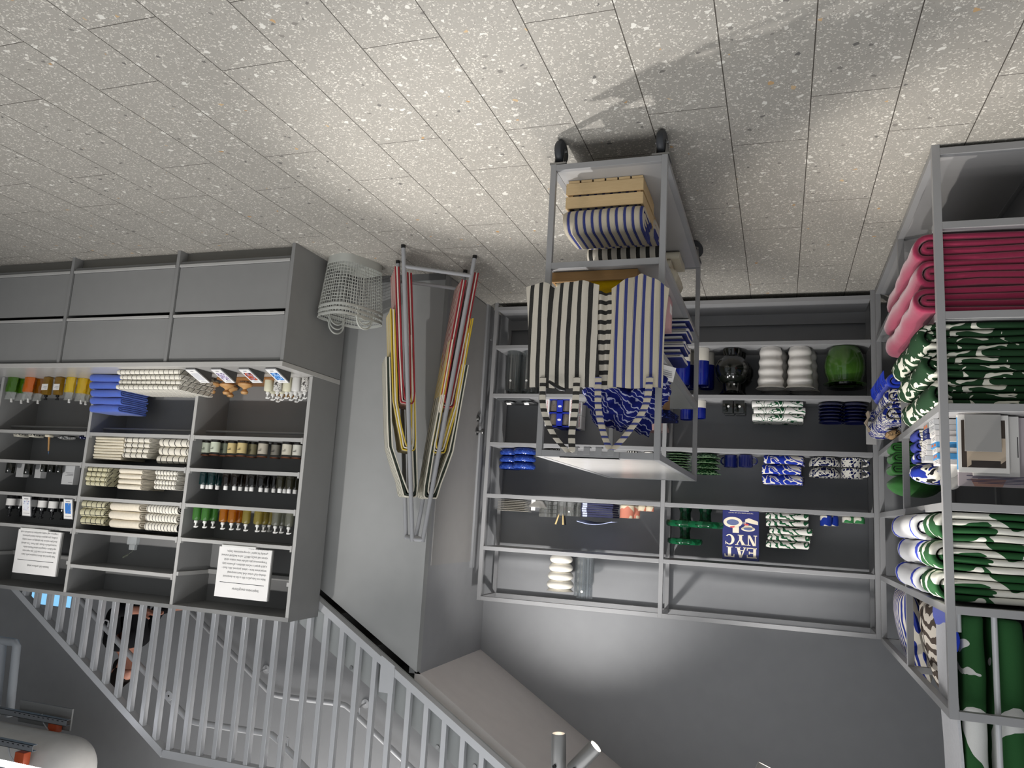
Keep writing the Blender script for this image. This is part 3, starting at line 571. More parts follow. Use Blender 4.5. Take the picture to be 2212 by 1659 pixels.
# ------------------------------------------------------------------ track spots in view
def lamp(lens, aim, label, e, ang=55, blend=.45):
    lens = Vector(lens); d = (Vector(aim)-lens).normalized(); t = thing('track_spotlight', label, 'spotlight', lens, 0, 'ceiling track spotlights'); q = (-d).to_track_quat('Z', 'Y').to_matrix()
    MB().lathe([(.026, .0), (.030, .0), (.0305, .004), (.0305, .135), (.029, .14), (0, .14)], caps=False).add([], []).build('lamp_body', pm('lamp_silver', '#9b9a98', .35, .5), t).matrix_local = q.to_4x4()
    rc = .05 if e < 50 else .012; MB().lathe([(.0, rc), (.026, rc), (.0265, rc-.006)], caps=False).build('lamp_lens', emis('lamp_glow', '#fff3e2', 14), t).matrix_local = q.to_4x4()
    pv = -d*.12; yk = MB(); sd = Vector((-d.y, d.x, 0)); sd = sd.normalized() if sd.length > .05 else Vector((1, 0, 0))
    for s in (-1, 1): yk.tube([pv+sd*s*.030, pv+sd*s*.038], .008, 12).tube([pv+sd*s*.037, pv+sd*s*.037+Vector((0, 0, .075)), pv+Vector((0, 0, .085))], .004, 8)
    yk.tube([pv+Vector((0, 0, .085)), pv+Vector((0, 0, .2))], .008, 10); yk.build('yoke', BLACK, t)
    l = bpy.data.lights.new('spot_beam', 'SPOT'); l.energy = e; l.spot_size = math.radians(ang); l.spot_blend = blend; l.shadow_soft_size = .02; l.color = (1, .95, .88)
    o = bpy.data.objects.new('spot_beam', l); S.collection.objects.link(o); o.parent = t; o.location = d*.012; o.rotation_euler = d.to_track_quat('-Z', 'Y').to_euler()
lamp((.86, 3.30, 2.47), (1.0, 3.34, 0), 'upright silver track spotlight pointing straight down', 45, 66, .8)
lamp((.70, 3.29, 2.495), (-.75, 3.35, .85), 'tilted silver track spotlight with its glowing lens showing', 90, 50)
lamp((.05, 3.31, 2.475), (-.62, 3.75, .6), 'track spotlight at the picture edge, only its bright lens rim showing', 60, 55)
# ------------------------------------------------------------------ ceiling services and light box above the stair (far corner)
DG = pm('insulation_white', '#dddbd7', .75, 0, 30, var=.12); ZN = pm('zinc', '#8d9196', .45, .4)
p0 = at(186, 1622, Y=4.9); tk = MB(); R0 = .26; cx = p0.x; prof = [(0, 0)]+[(R0*math.sin(a), R0*.75*(1-math.cos(a))) for a in [PI/2*i/8 for i in range(1, 9)]]+[(R0, 1.6), (0, 1.6)]
tk.lathe(prof, seg=40, caps=False); z_ = at(150, 1592, Y=4.9).z+R0
o = tk.build('insulated_duct', DG, None, (cx, 4.9, z_), (0, PI/2, 0)); tag(o, 'big white insulated duct with a rounded end under the ceiling', 'duct')
for (xa, ya, xb, yb, Y, lb, orange) in ((24, 1536, 143, 1563, 5.0, 'upper slotted metal channel with an orange actuator', (112, 1570)), (-30, 1598, 70, 1618, 4.55, 'lower slotted metal channel with an orange actuator near bright tube', (40, 1640))):
    a, b = at(xa, ya, Y=Y), at(xb, yb, Y=Y); t = thing('mounting_channel', lb, 'bracket', (b.x, Y, b.z), 0, 'slotted channels near the ducts'); L = a.x-b.x
    mb = MB().box((0, 0, -.022), (L+.3, .003, .022)).box((0, 0, -.022), (L+.3, .04, -.019)).box((0, 0, .019), (L+.3, .04, .022)); mb.build('channel', ZN, t, smooth=0)
    sl_ = MB()
    for i in range(int(L/.05)): sl_.box((.03+i*.05, -.001, -.012), (.05+i*.05, 0, -.006))
    sl_.build('slot', BLACK, t, smooth=0)
    q = at(*orange, Y=Y+.03)-Vector((b.x, Y, b.z)); MB().box(q-Vector((.045, .0, .045)), q+Vector((.045, .06, .045)), .006).build('actuator', pm('orange_plastic', '#c4552c', .5), t)
    MB().tube([q+Vector((.03, 0, .03)), q+Vector((.08, -.01, -.02)), q+Vector((.12, 0, -.08))], .005, 8).build('cable', pm('cable_grey', '#b9bcc0', .5), t)
a = at(45, 1512, Y=5.1); b = at(150, 1580, Y=5.1); o = MB().box((b.x, 5.1, min(a.z, b.z)), (a.x, 5.115, max(a.z, b.z)), .002).build('backing_plate', pm('plate_pale', '#8e8f8e', .6), smooth=0); tag(o, 'pale rectangular plate behind the upper slotted channel', 'plate')
for k, (xa, xb) in enumerate(((36, 20), (5, -10))):
    P = [at(-60, 1376, Y=5.2), at(xa-4, 1388, Y=5.2), at(xa, 1396, Y=5.2), at(xb, 1548, Y=5.2)]; P[0].z = P[1].z
    pp = MB(); pp.tube([P[0], P[1]+Vector((.03, 0, 0)), P[1], P[2], P[3]+Vector((0, 0, .0))], .033, 18); pc = P[3]
    o = pp.build('pipe', pm('pipe_white', '#b7bcc2', .6), None); tag(o, 'white insulated pipe elbow '+('nearer the stair railing' if k == 0 else 'cut by the picture edge'), 'pipe', 'insulated pipes in the far corner')
a, b = at(-60, 1634, Y=4.0), at(110, 1671, Y=4.0); t = thing('linear_light', 'bright linear light tube in the far ceiling corner', 'light', (b.x, 4.0, b.z)); L = a.x-b.x
MB().box((0, -.02, -.012), (L, .02, .012), .004).build('light_tube', emis('tube_glow', '#f6f7ff', 9), t); MB().box((0, -.024, .013), (L, .024, .04)).build('light_housing', ZN, t)
t = thing('light_box', 'glowing pale blue light box behind the top of the stair railing', 'light box', (6.19, 5.76, 2.23)); MB().box((0, 0, 0), (.5, .05, .46), .004).build('box_frame', ZN, t); MB().box((.006, -.002, .006), (.494, .0, .454)).build('glowing_panel', emis('blue_glow', '#86c4ee', 1.0), t, smooth=0)
# ------------------------------------------------------------------ person climbing the stair behind the bars
def skin(name, verts, edges, mat, parent, sub=2, root=0):
    me = bpy.data.meshes.new(name); me.from_pydata([v[:3] for v in verts], edges, []); o = bpy.data.objects.new(name, me); S.collection.objects.link(o)
    md = o.modifiers.new('s', 'SKIN'); sv = me.skin_vertices[0].data
    for i, v in enumerate(verts): sv[i].radius = (v[3], v[4] if len(v) > 4 else v[3]); sv[i].use_root = (i == root)
    ss = o.modifiers.new('u', 'SUBSURF'); ss.levels = ss.render_levels = sub
    dg = bpy.context.evaluated_depsgraph_get(); m2 = bpy.data.meshes.new_from_object(o.evaluated_get(dg)); bpy.data.objects.remove(o)
    m2.materials.clear(); m2.materials.append(mat)
    for p in m2.polygons: p.use_smooth = True
    q = bpy.data.objects.new(name, m2); S.collection.objects.link(q); q.parent = parent; return q
pz = zs(4.75)+.27+.177*1; pe = thing('person', 'person in black with dark tied-up hair reaching forward behind the stair bars', 'person', (4.78, 5.02, pz)); hh = 3.085-pz; k = hh/1.62
SK = pm('skin_tone', '#b9806b', .55); BLK = cloth('black_jersey', '#0f0f13'); HAIR = cloth('dark_hair', '#17100e', 0, 300)
def sc(vs): return [(x*k, y*k, z*k, r*k, (q[0] if q else r)*k) for x, y, z, r, *q in vs]
bd = sc([(0, 0, 1.28, .07, .06), (-.01, 0, 1.36, .052), (-.035, 0, 1.43, .058, .066), (-.03, 0, 1.50, .078, .09), (-.01, 0, 1.555, .066, .078), (-.10, -.0, 1.46, .016), (-.09, -.0, 1.41, .02),
    (0, .16, 1.25, .05), (-.06, .22, 1.02, .042), (-.28, .2, .98, .032), (-.36, .2, .97, .030, .022), (0, -.16, 1.25, .05), (-.03, -.21, 1.0, .042), (-.26, -.2, .97, .032), (-.35, -.2, .975, .036, .02),
    (-.42, -.225, .985, .010), (-.475, -.23, .975, .008), (-.43, -.205, .99, .010), (-.49, -.205, .978, .008), (-.43, -.185, .988, .010), (-.485, -.18, .975, .008), (-.42, -.165, .98, .009), (-.465, -.155, .968, .007), (-.37, -.235, 1.0, .011), (-.42, -.25, 1.015, .009),
    (0, 0, .95, .13, .11)])
skin('body', bd, [(25, 0), (0, 1), (1, 2), (2, 3), (3, 4), (3, 5), (2, 6), (0, 7), (7, 8), (8, 9), (9, 10), (0, 11), (11, 12), (12, 13), (13, 14), (14, 15), (15, 16), (14, 17), (17, 18), (14, 19), (19, 20), (14, 21), (21, 22), (14, 23), (23, 24)], SK, pe, 2, 25)
jk = sc([(0, 0, .80, .17, .13), (0, 0, 1.0, .165, .125), (0, 0, 1.15, .175, .12), (0, 0, 1.26, .12, .09), (-.005, 0, 1.335, .07), (.0, .165, 1.25, .068), (-.06, .225, 1.02, .058), (-.24, .2, .98, .048), (0, -.165, 1.25, .068), (-.03, -.215, 1.0, .058), (-.2, -.203, .972, .048)])
skin('jacket', jk, [(0, 1), (1, 2), (2, 3), (3, 4), (3, 5), (5, 6), (6, 7), (3, 8), (8, 9), (9, 10)], BLK, pe, 2, 1)
tq = sc([(0, 0, .82, .16, .12), (-.02, .09, .75, .09), (-.10, .09, .45, .066), (.02, .09, .1, .05), (.0, -.09, .75, .09), (.02, -.09, .42, .066), (.08, -.09, .08, .05), (-.1, .09, .06, .045), (-.06, -.09, .04, .045)])
skin('trousers', tq, [(0, 1), (1, 2), (2, 3), (0, 4), (4, 5), (5, 6), (3, 7), (6, 8)], BLK, pe, 2, 0)
hr = sc([(.03, 0, 1.44, .06, .075), (.035, 0, 1.51, .085, .098), (.0, 0, 1.575, .086, .09), (.05, .0, 1.60, .06), (.08, .01, 1.40, .035), (.06, 0, 1.655, .03)])
skin('hair', hr, [(4, 0), (0, 1), (1, 2), (1, 3), (3, 5)], HAIR, pe, 2, 1)
# ------------------------------------------------------------------ things on the cabinet wall
ORD = ['first', 'second', 'third', 'fourth', 'fifth', 'sixth', 'seventh', 'eighth', 'ninth', 'tenth', 'eleventh', 'twelfth', 'thirteenth', 'fourteenth', 'fifteenth', 'sixteenth']
def pump_bottle(name, label, cat, loc, group, r, h, bodym, pumpm, labelm=None, ph=.045, sq=False):
    t = thing(name, label, cat, loc, 0, group); fn = (lambda a, q, z: q*min(1.28, 1/max(abs(math.cos(a)), abs(math.sin(a)))**.8)*.9) if sq else None
    MB().lathe([(0, 0), (r*.93, 0), (r, .004), (r, h*.9), (r*.86, h*.97), (r*.42, h), (r*.40, h+.006), (0, h+.006)], seg=24, fn=fn if sq else None, caps=False).build('bottle_body', bodym, t)
    if labelm: MB().lathe([(r*1.01, h*.25), (r*1.01, h*.72)], seg=24, caps=False).build('label', labelm, t)
    pb = MB().lathe([(r*.45, h+.002), (r*.47, h+.016), (r*.22, h+.018), (r*.2, h+.018+ph*.4), (r*.42, h+.019+ph*.42), (r*.42, h+.02+ph*.62), (0, h+.021+ph*.64)], seg=16)
    pb.tube([(0, 0, h+.02+ph*.5), (-r*.55, -r*.2, h+.02+ph*.55), (-r*1.05, -r*.35, h+.02+ph*.40)], r*.14, 8); pb.build('pump', pumpm, t); return t
def cap_bottle(name, label, cat, loc, group, r, h, bodym, capm, ch=.026):
    t = thing(name, label, cat, loc, 0, group)
    MB().lathe([(0, 0), (r*.94, 0), (r, .003), (r, h*.95), (r*.9, h), (r*.5, h+.001), (0, h+.001)], seg=24, caps=False).build('bottle_body', bodym, t)
    MB().lathe([(r*.52, h+.0015), (r*.52, h+ch), (r*.48, h+ch+.002), (0, h+ch+.002)], seg=18).build('cap', capm, t); return t
def row(make, items, Y, z, lab):                 # items: (px, dy, material, colour word): the first builds, the rest are copies
    src = {}; n_ = {}
    for i, (px, py, dy, m_, w_) in enumerate(items):
        p = at(px, py, Y=Y+dy); p.z = z; label = lab(i, w_)
        if not src: src['o'] = make(label, p, m_)
        else: recolor(copy(src['o'], p, label), m_, 'bottle_body')
GLS = lambda n_, c, k=.08: glassy(n_, c, k)
# right-hand bay: cream pump bottles, brushes, framed price cards on the worktop
Z0 = .788; CB = pm('cream_bottle', '#dcd8bd', .35); WB = pm('white_bottle', '#d9d7d2', .35); SB = blobs('figure_print_bottle', ['#55524f', '#d8d5cf'], 60, 1.5, (.42,), rough=.3, bump=0)
its = [(583, 808, .05, CB, 'cream'), (603, 810, .05, SB, 'cream black-printed'), (623, 811, .05, CB, 'cream'), (642, 812, .05, WB, 'white'), (662, 813, .05, SB, 'grey black-printed'), (594, 812, .13, CB, 'cream'), (613, 813, .13, CB, 'cream'), (633, 814, .13, WB, 'white'), (653, 815, .13, WB, 'white'), (605, 816, .21, CB, 'cream'), (645, 818, .21, WB, 'white')]
row(lambda l, p, m_: pump_bottle('pump_bottle', l, 'bottle', p, 'pump bottles at the open end of worktop', .028, .095, m_, WHITE), its, YU, Z0,
    lambda i, w_: f'{w_} pump bottle, {ORD[i if i < 5 else i-5 if i < 9 else i-9]} from picture left in the {"front" if i < 5 else "second" if i < 9 else "rear"} row at the worktop end')
def brush(label, loc):
    t = thing('bath_brush', label, 'brush', loc, 0, 'wooden bath brushes'); BW_ = wood('beech', '#b98a55', '#cfa36c', (3, 3, 12))
    MB().lathe([(0, .012), (.045, .012), (.05, .02), (.045, .032), (.018, .045), (.011, .055), (.018, .062), (.026, .073), (.02, .086), (0, .09)], seg=24, caps=False).build('brush_head', BW_, t)
    b = MB(); [b.cyl((.035*math.sqrt(i/60)*math.cos(i*2.4), .035*math.sqrt(i/60)*math.sin(i*2.4), 0), (.038*math.sqrt(i/60)*math.cos(i*2.4), .038*math.sqrt(i/60)*math.sin(i*2.4), .013), .0022, 5) for i in range(60)]; b.build('bristles', cloth('bristle', '#e8dfc8'), t); return t
br = None
for i, (px, py, Y, dz) in enumerate(((461, 818, 4.36, 0), (492, 822, 4.40, 0), (501, 822, 4.52, 0), (531, 822, 4.38, 0))):
    p = at(px, py, Y=Y); p.z = Z0+.02; l = f'round wooden bath brush, {ORD[i]} from picture left behind the framed price cards'
    br = brush(l, p) if br is None else copy(br, p, l)
    p.z = Z0
t = thing('wooden_tray', 'brown wooden tray under the round bath brushes on the worktop', 'tray', (3.14, 4.31, Z0)); MB().box((0, 0, 0), (.50, .28, .018), .002).build('tray_board', wood('brush_tray', '#8c5f35', '#a3723f', (2, 14, 14)), t)
t = thing('wooden_box', 'brown wooden box between the bath brushes and the pump bottles', 'box', (3.14, 4.46, Z0+.019)); MB().box((0, 0, 0), (.13, .12, .075), .002).build('box_body', MATS['oak_board'], t); MB().box((-.003, -.003, .0755), (.133, .123, .082), .002).build('lid', OAK, t)
PICS = [pm('blank_pic', '#d9d9dc', .5), blobs('picture_violet', ['#2b2a3a', '#c7b8d8', '#e9e5f0'], 40, 2, (.42, .55), bump=0), blobs('picture_orange', ['#26304a', '#d2602b', '#8fa0c0'], 35, 2, (.42, .55), bump=0), blobs('picture_blue', ['#20508f', '#5b9be0', '#cfe2f5'], 35, 2, (.42, .58), bump=0)]
SILV = pm('silver_frame', '#b9babc', .3, .7); DKP = pm('stand_grey', '#4c4b49', .5)
def pricecard(px, pic, label):
    p = at(px, 797, Y=3.995); p.z = Z0; t = thing('price_stand', label, 'price display', p, 0, 'framed price cards on the worktop'); w_ = .082
    MB().prism([(0.0, 0), (.165, 0), (.16, .062), (0, .002)], -w_/2+.004, w_/2-.004, 'x').build('stand_wedge', DKP, t, smooth=0)
    fr = MB(); fr.box((-w_/2, 0, 0), (w_/2, .172, .006), .001); f = fr.build('frame', SILV, t, (0, -.004, .0045), (math.radians(20.5), 0, 0)); 
    MB().box((-w_/2+.004, .004, .006), (w_/2-.004, .168, .0068)).build('card', PAPER, f, smooth=0); MB().box((-w_/2+.013, .045, .0068), (w_/2-.013, .135, .0072)).build('picture', pic, f, smooth=0)
    MB().box((-w_/2+.02, .150, .0068), (w_/2-.02, .153, .0071)).box((-w_/2+.03, .142, .0068), (w_/2-.03, .144, .0071)).box((-.012, .02, .0068), (.012, .028, .0071)).build('print_line', pm('print_grey', '#8f8f93', .8), f, smooth=0)
for px, pic, l in ((411, 0, 'framed price card with a plain grey panel beside checked towels'), (466, 1, 'framed price card with a violet and white picture'), (526, 2, 'framed price card with an orange and blue picture'), (584, 3, 'framed price card with a bright blue picture beside the pump bottles')): pricecard(px, PICS[pic], l)
# candle jars
def jar(label, loc, m_):
    t = thing('candle_jar', label, 'candle', loc, 0, 'candle jars on the shelf'); r, h = .034, .098
    MB().lathe([(0, .016), (r*.93, .016), (r*.93, h*.86), (0, h*.86)], seg=24, caps=False).build('bottle_body', m_, t); MB().lathe([(r, .0), (r, h)], seg=24, caps=False).build('glass', glassy('jar_glass', '#f6f6f2', .0, d=0), t)
    MB().lathe([(0, 0), (r*.97, 0), (r*.97, .0145), (0, .0145)], seg=24, caps=False).build('thick_base', pm('jar_base', '#1f1c1a', .1), t); MB().lathe([(r*1.01, h), (r*1.01, h+.008), (0, h+.009)], seg=24, caps=False).build('lid', pm('copper_lid', '#7c4f39', .3, .6), t)
    MB().box((-.014, -r-.0012, h*.62), (.010, -r-.0006, h*.645)).box((-.014, -r-.0012, h*.54), (-.002, -r-.0006, h*.56)).build('print', INK, t, smooth=0); return t
cj = [('#d5dcca', 'pale mint'), ('#dbe2d2', 'pale mint'), ('#8d9684', 'grey green'), ('#dcc68d', 'yellow'), ('#dfc58a', 'yellow'), ('#948c6c', 'olive'), ('#c9c1b3', 'greige'), ('#8f8b82', 'grey'), ('#ddd7c9', 'cream'), ('#e2e0d8', 'white')]
row(jar, [(px, 950, dy, pm('wax_'+w_.replace(' ', '_'), c, .5), w_) for (c, w_), px, dy in zip(cj, (448, 467, 488, 504, 525, 548, 570, 598, 622, 645), (.12, .05, .13, .09, .05, .13, .05, .12, .05, .07))], YU, ZS[0][0]+.001, lambda i, w_: f'{w_} candle jar, {ORD[i]} from picture left in the jar row')
DB = [glassy('teal_glass', '#1c5455', .1), glassy('brown_glass', '#2c1d12', .1), glassy('dark_glass', '#23201a', .1), glassy('olive_glass', '#55523a', .1)]
WN = ['teal', 'dark brown', 'black-brown', 'olive']
its = [(px, 1022, dy, DB[k_], WN[k_]) for px, dy, k_ in ((441, .05, 0), (459, .05, 0), (491, .05, 1), (510, .05, 1), (547, .05, 2), (567, .05, 2), (608, .05, 3), (628, .05, 3), (452, .13, 0), (473, .13, 0), (523, .13, 1), (537, .13, 1), (580, .13, 2), (595, .13, 2), (619, .13, 3), (641, .13, 3))]
row(lambda l, p, m_: cap_bottle('capped_bottle', l, 'bottle', p, 'dark bottles with white caps', .026, .082, m_, WHITE), its, YU, ZS[0][1]+.001, lambda i, w_: f'{w_} glass bottle with white cap, {ORD[i%8]} from picture left in the {"front" if i < 8 else "rear"} row')
LB = [glassy('green_liquid', '#63a84f', .05, d=.35), glassy('amber_liquid', '#d8891c', .05, d=.35), glassy('yellow_liquid', '#bfae58', .05, d=.35), glassy('clear_liquid', '#b7b8a6', .1)]; WN2 = ['green', 'amber', 'yellow', 'clear']
its = [(px, 1096, dy, LB[k_], WN2[k_]) for px, dy, k_ in ((427, .05, 0), (446, .05, 0), (485, .05, 1), (504, .05, 1), (535, .05, 2), (560, .05, 2), (599, .05, 3), (628, .05, 3), (464, .12, 0), (519, .12, 1), (574, .12, 2), (586, .16, 2), (612, .12, 3))]
row(lambda l, p, m_: pump_bottle('pump_bottle', l, 'bottle', p, 'clear pump bottles with coloured liquid', .027, .085, m_, WHITE, None), its, YU, ZS[0][2]+.001, lambda i, w_: f'{w_} liquid pump bottle, {ORD[i if i < 8 else i-8]} from picture left in the {"front" if i < 8 else "rear"} row beside the colour sign')
# two printed signs standing in the top compartments
def sign(px0, px1, py, z, label, title, lines, hgt):
    a, b = at(px0, py, Y=YU-.01), at(px1, py, Y=YU-.01); w_ = abs(a.x-b.x); t = thing('sign', label, 'sign', ((a.x+b.x)/2, YU-.012, z), 0, 'printed signs on the shelving')
    MB().box((-w_/2, 0, .012), (w_/2, .012, hgt), .001).build('board', PAPER, t, smooth=0); MB().box((-w_/2, .012, .012), (w_/2, .026, hgt), .0005).build('backing', pm('sign_edge', '#8d8c88', .6), t, smooth=0)
    MB().box((-w_*.2, -.004, 0), (w_/2-.02, .05, .0115), .001).build('foot', WHITE, t, smooth=0)
    R90 = (PI/2, 0, 0); s_ = w_/13.2
    text(title, s_*1.0, INK, t, (-w_*.08, -.0006, hgt-s_*2.1), R90, 'CENTER', 'title', fit=w_*.5); MB().box((-w_*.42, -.0008, hgt-s_*3.1), (w_*.42, 0, hgt-s_*3.0)).build('rule', INK, t, smooth=0)
    text('\n'.join(lines), s_*.78, INK, t, (-w_*.44, -.0006, hgt-s_*4.5), R90, 'LEFT', 'body_text', 1.35, fit=w_*.88)
sign(474, 588, 1188, ZS[0][3]+.001, 'white printed sign about the energy of colours in end compartment', 'Inspirováno energií barev', ['Naše nová řada péče o tělo a vůní do domácnosti', 'obsahuje čtyři unisex vůně, které interpretují', 'temperament barev – zelené, jantarové, bílé a žluté –', 'a jejich spojení s ročními obdobími a přírodními živly.', 'Transparentnost jako ústřední téma kolekce odráží', 'význam naší značky ARKET, což ve švédštině znamená', '„prázdný list papíru“ a je reprezentována čistým,', 'minimalistickým obalem.'], .325)
sign(40, 133, 1150, ZS[2][3]+.001, 'white printed sign about botanical scents at the picture edge', 'Botanické vůně z parfémové zahrady', ['Naše typická řada tělové a koupelové péče, která', 'byla uvedena na trh v roce 2017, byla inspirována', 'uspořádáním v kategoriích zahrad Mezinárodního', 'muzea parfémů v Grasse v jižní Francii. Tyto zahrady', 'slouží jako venkovní živé zahrady pro vonné rostliny', 'a květiny, jsou spojené s dlouhou historií parfumerie', 'v regionu a mají rostliny uspořádané do tradičních rodin', 'vůní, jako jsou květiny, bylinky a les.'], .315)
# middle bay: towels
CK = checks('window_check', '#efe9da', '#17171c', .052, 0, .12); CKB = checks('big_check', '#f1ecdf', '#3a3833', .040, .055, .10); CKS = checks('small_stripe', '#f0ebde', '#2a2a30', .026, 0, .17); CKY = checks('sage_check', '#ded8b6', '#24242a', .045, .06, .12); PLN = cloth('plain_towel', '#eee4d0', .2, 500); BLT = cloth('blue_towel', '#4f6bc6', .4, 500)
def stack(px0, px1, py, Yf, z0, n_, h_, m_, D, lab, cat='towel', group='towels on the wall shelving', wob=.004, name='folded_towel', jit=.006):
    a, b = at(px0, py, Y=Yf), at(px1, py, Y=Yf); w_ = abs(a.x-b.x); cx = (a.x+b.x)/2; z = z0+.001; pos = ['lying directly on the shelf', 'second up from the shelf', 'third up from the shelf', 'fourth up from the shelf', 'fifth up from the shelf', 'sixth up from the shelf', 'seventh up from the shelf', 'eighth up from the shelf']
    for i in range(n_):
        where = pos[i] if i < n_-1 or n_ == 1 else 'on top of its pile'
        dx, dy = RND.uniform(-jit, jit), RND.uniform(-jit, jit); p, t_ = spiral(D, h_*.97); mb = MB(); mb.ribbon(p, t_, -w_/2, w_/2, 8, wob, RND.random()*50)
        o = mb.build(name, m_, None, (cx+dx, Yf+dy, z), (0, 0, RND.uniform(-.03, .03)), 55); tag(o, lab+', '+where, cat, group); z += h_
stack(198, 262, 810, 4.19, Z0, 5, .053, BLT, .27, 'royal blue folded towel in the blue pile', wob=.009, jit=.02)
stack(259, 392, 797, 4.03, Z0, 4, .034, CKB, .34, 'wide cream checked towel beside the blue pile', jit=.01)
z1, z2, z3 = ZS[1][0], ZS[1][1], ZS[1][2]
stack(206, 268, 945, 4.33, z1, 8, .0205, cloth('muslin', '#e9e0ca'), .22, 'thin cream cloth in the tied pile beside soap trays', jit=.004)
stack(269, 322, 945, 4.33, z1, 4, .036, CK, .22, 'cream checked towel in the pile between thin cloths and rolls')
stack(343, 408, 948, 4.33, z1, 3, .058, CK, .22, 'rolled cream checked towel next to the candle jars', wob=.006)
stack(181, 233, 1008, 4.31, z2, 4, .033, CKY, .24, 'sage checked towel in pile of four beside white cartons')
stack(258, 307, 1014, 4.31, z2, 4, .036, PLN, .24, 'plain cream towel in pile of four between two checked piles')
stack(336, 383, 1018, 4.31, z2, 4, .033, CKS, .24, 'cream thin-striped towel in pile of four near the dark bottles')
stack(165, 226, 1082, 4.31, z3, 3, .057, CKY, .22, 'large sage checked rolled towel in pile of three', wob=.006)
stack(238, 303, 1088, 4.31, z3, 3, .059, PLN, .22, 'large plain cream rolled towel in pile of three', wob=.006)
stack(316, 385, 1093, 4.31, z3, 3, .059, CKS, .22, 'large striped rolled towel in pile of three', wob=.006)
p = at(285, 1165, Y=4.33); p.z = ZS[1][3]+.001; t = thing('acrylic_holder', 'small clear acrylic holder with a dried sprig in the empty compartment', 'holder', p); AC = glassy('acrylic', '#e8ecec', .16, d=.3)
MB().box((-.04, 0, 0), (.04, .03, .055), .002).build('acrylic_block', AC, t, smooth=0); MB().box((-.028, .002, .0555), (.02, .028, .09), .002).build('acrylic_tube', AC, t, smooth=0)
lf = MB(); st_ = [(0, .015, .06), (-.005, .012, .10), (.02, .0, .125), (.045, -.01, .14)]; lf.tube(st_, .0018, 6)
for i in range(5): q = Vector(st_[2])+(Vector(st_[3])-Vector(st_[2]))*(i/4); lf.lathe([(0, -.009), (.005, 0), (0, .009)], q, 8, caps=False)
lf.build('dried_sprig', pm('sprig', '#4b4f45', .8), t)
# picture-edge bay: refill pouches, small goods, dark bottles, black pump bottles
PG = [glassy('pouch_green', '#5f9420', .06, d=.4), glassy('pouch_orange', '#f0821c', .06, d=.45), glassy('pouch_brown', '#a86c18', .06, d=.4), glassy('pouch_yellow', '#fbd83c', .06, d=.45), glassy('pouch_clear', '#e6e8e4', .12)]
for i, (px, k_, w_, dy) in enumerate(((30, 0, 'green', 0), (52, 0, 'dark green', .07), (66, 1, 'orange', 0), (88, 2, 'amber brown', .07), (155, 3, 'yellow', 0), (180, 3, 'deep yellow', .05), (191, 3, 'pale yellow', .1))):
    p = at(px, 811+i*.5, Y=4.32+dy); p.z = Z0+.001; t = thing('refill_pouch', f'clear {w_} liquid refill pouch with a white spout cap on the worktop', 'pouch', p, RND.uniform(-.15, .15), 'refill pouches'); w2 = .045
    def pf(s, z0, z1): return lambda u, v: (-w2+2*w2*u+(.01*(v-.5)), s*(.004+.024*math.sin(PI*u)**.6*(1-v*.0)*(1 if z0 == 0 else (1-v)))+.002*math.sin(u*20+v*9), z0+(z1-z0)*v)
    MB().grid(pf(-1, 0, .112), 12, 10).grid(pf(1, 0, .112), 12, 10).build('filled_part', PG[k_], t); MB().grid(pf(-1, .112, .168), 12, 6).grid(pf(1, .112, .168), 12, 6).build('clear_top', PG[4], t)
    MB().cyl((-.012, 0, .163), (-.02, -.004, .188), .0085, 14).build('spout_cap', WHITE, t)
AMB = glassy('amber_oil', '#b58c2c', .06, d=.35); LBL = pm('paper_label', '#e9e6e2', .6)
for i, px in enumerate((106, 131)):
    p = at(px, 812, Y=4.30); p.z = Z0+.001; t = thing('oil_bottle', 'labelled square amber oil bottle '+('next to the orange pouches' if i == 0 else 'next to the yellow pouches'), 'bottle', p, .1, 'labelled oil bottles')
    MB().box((-.033, -.02, 0), (.033, .02, .135), .008).build('bottle_body', AMB, t); MB().box((-.034, -.0212, .055), (.034, -.0202, .10)).build('label', LBL, t, smooth=0); MB().box((-.026, -.0216, .088), (.0, -.0212, .090)).box((-.026, -.0216, .08), (.02, -.0212, .082)).box((-.026, -.0216, .072), (.01, -.0212, .074)).build('print', pm('print_grey', '#8f8f93', .8), t, smooth=0)
    MB().lathe([(.012, .1355), (.012, .15), (.005, .151), (.005, .163), (.012, .164), (.012, .172), (0, .173)], seg=16).tube([(0, 0, .166), (-.02, -.008, .168), (-.028, -.01, .16)], .004, 8).build('pump', BLACK, t)
zA, zB, zC = ZS[2][0]+.001, ZS[2][1]+.001, ZS[2][2]+.001
for i, (px, w_, h_, m_, lb) in enumerate(((35, .065, .016, 'a', 'lower marbled soap tray on the shelf by the wooden brush'), (67, .06, .02, 'a', 'marbled soap tray next to the wooden brush'))):
    p = at(px, 940, Y=4.36); p.z = zA; t = thing('soap_tray', lb, 'soap tray', p, 0, 'marbled soap trays'); mm = blobs('marble_print', ['#2c3236', '#d9d4c4'], 50, 2, (.47,), rough=.3, bump=0)
    MB().box((-w_/2, 0, 0), (w_/2, .09, .009), .003).build('tray_base', mm, t); MB().box((-w_/2+.002, .002, .0095), (w_/2-.002, .088, .02), .003).build('soap', pm('soap_cream', '#dcd8c8', .5), t)
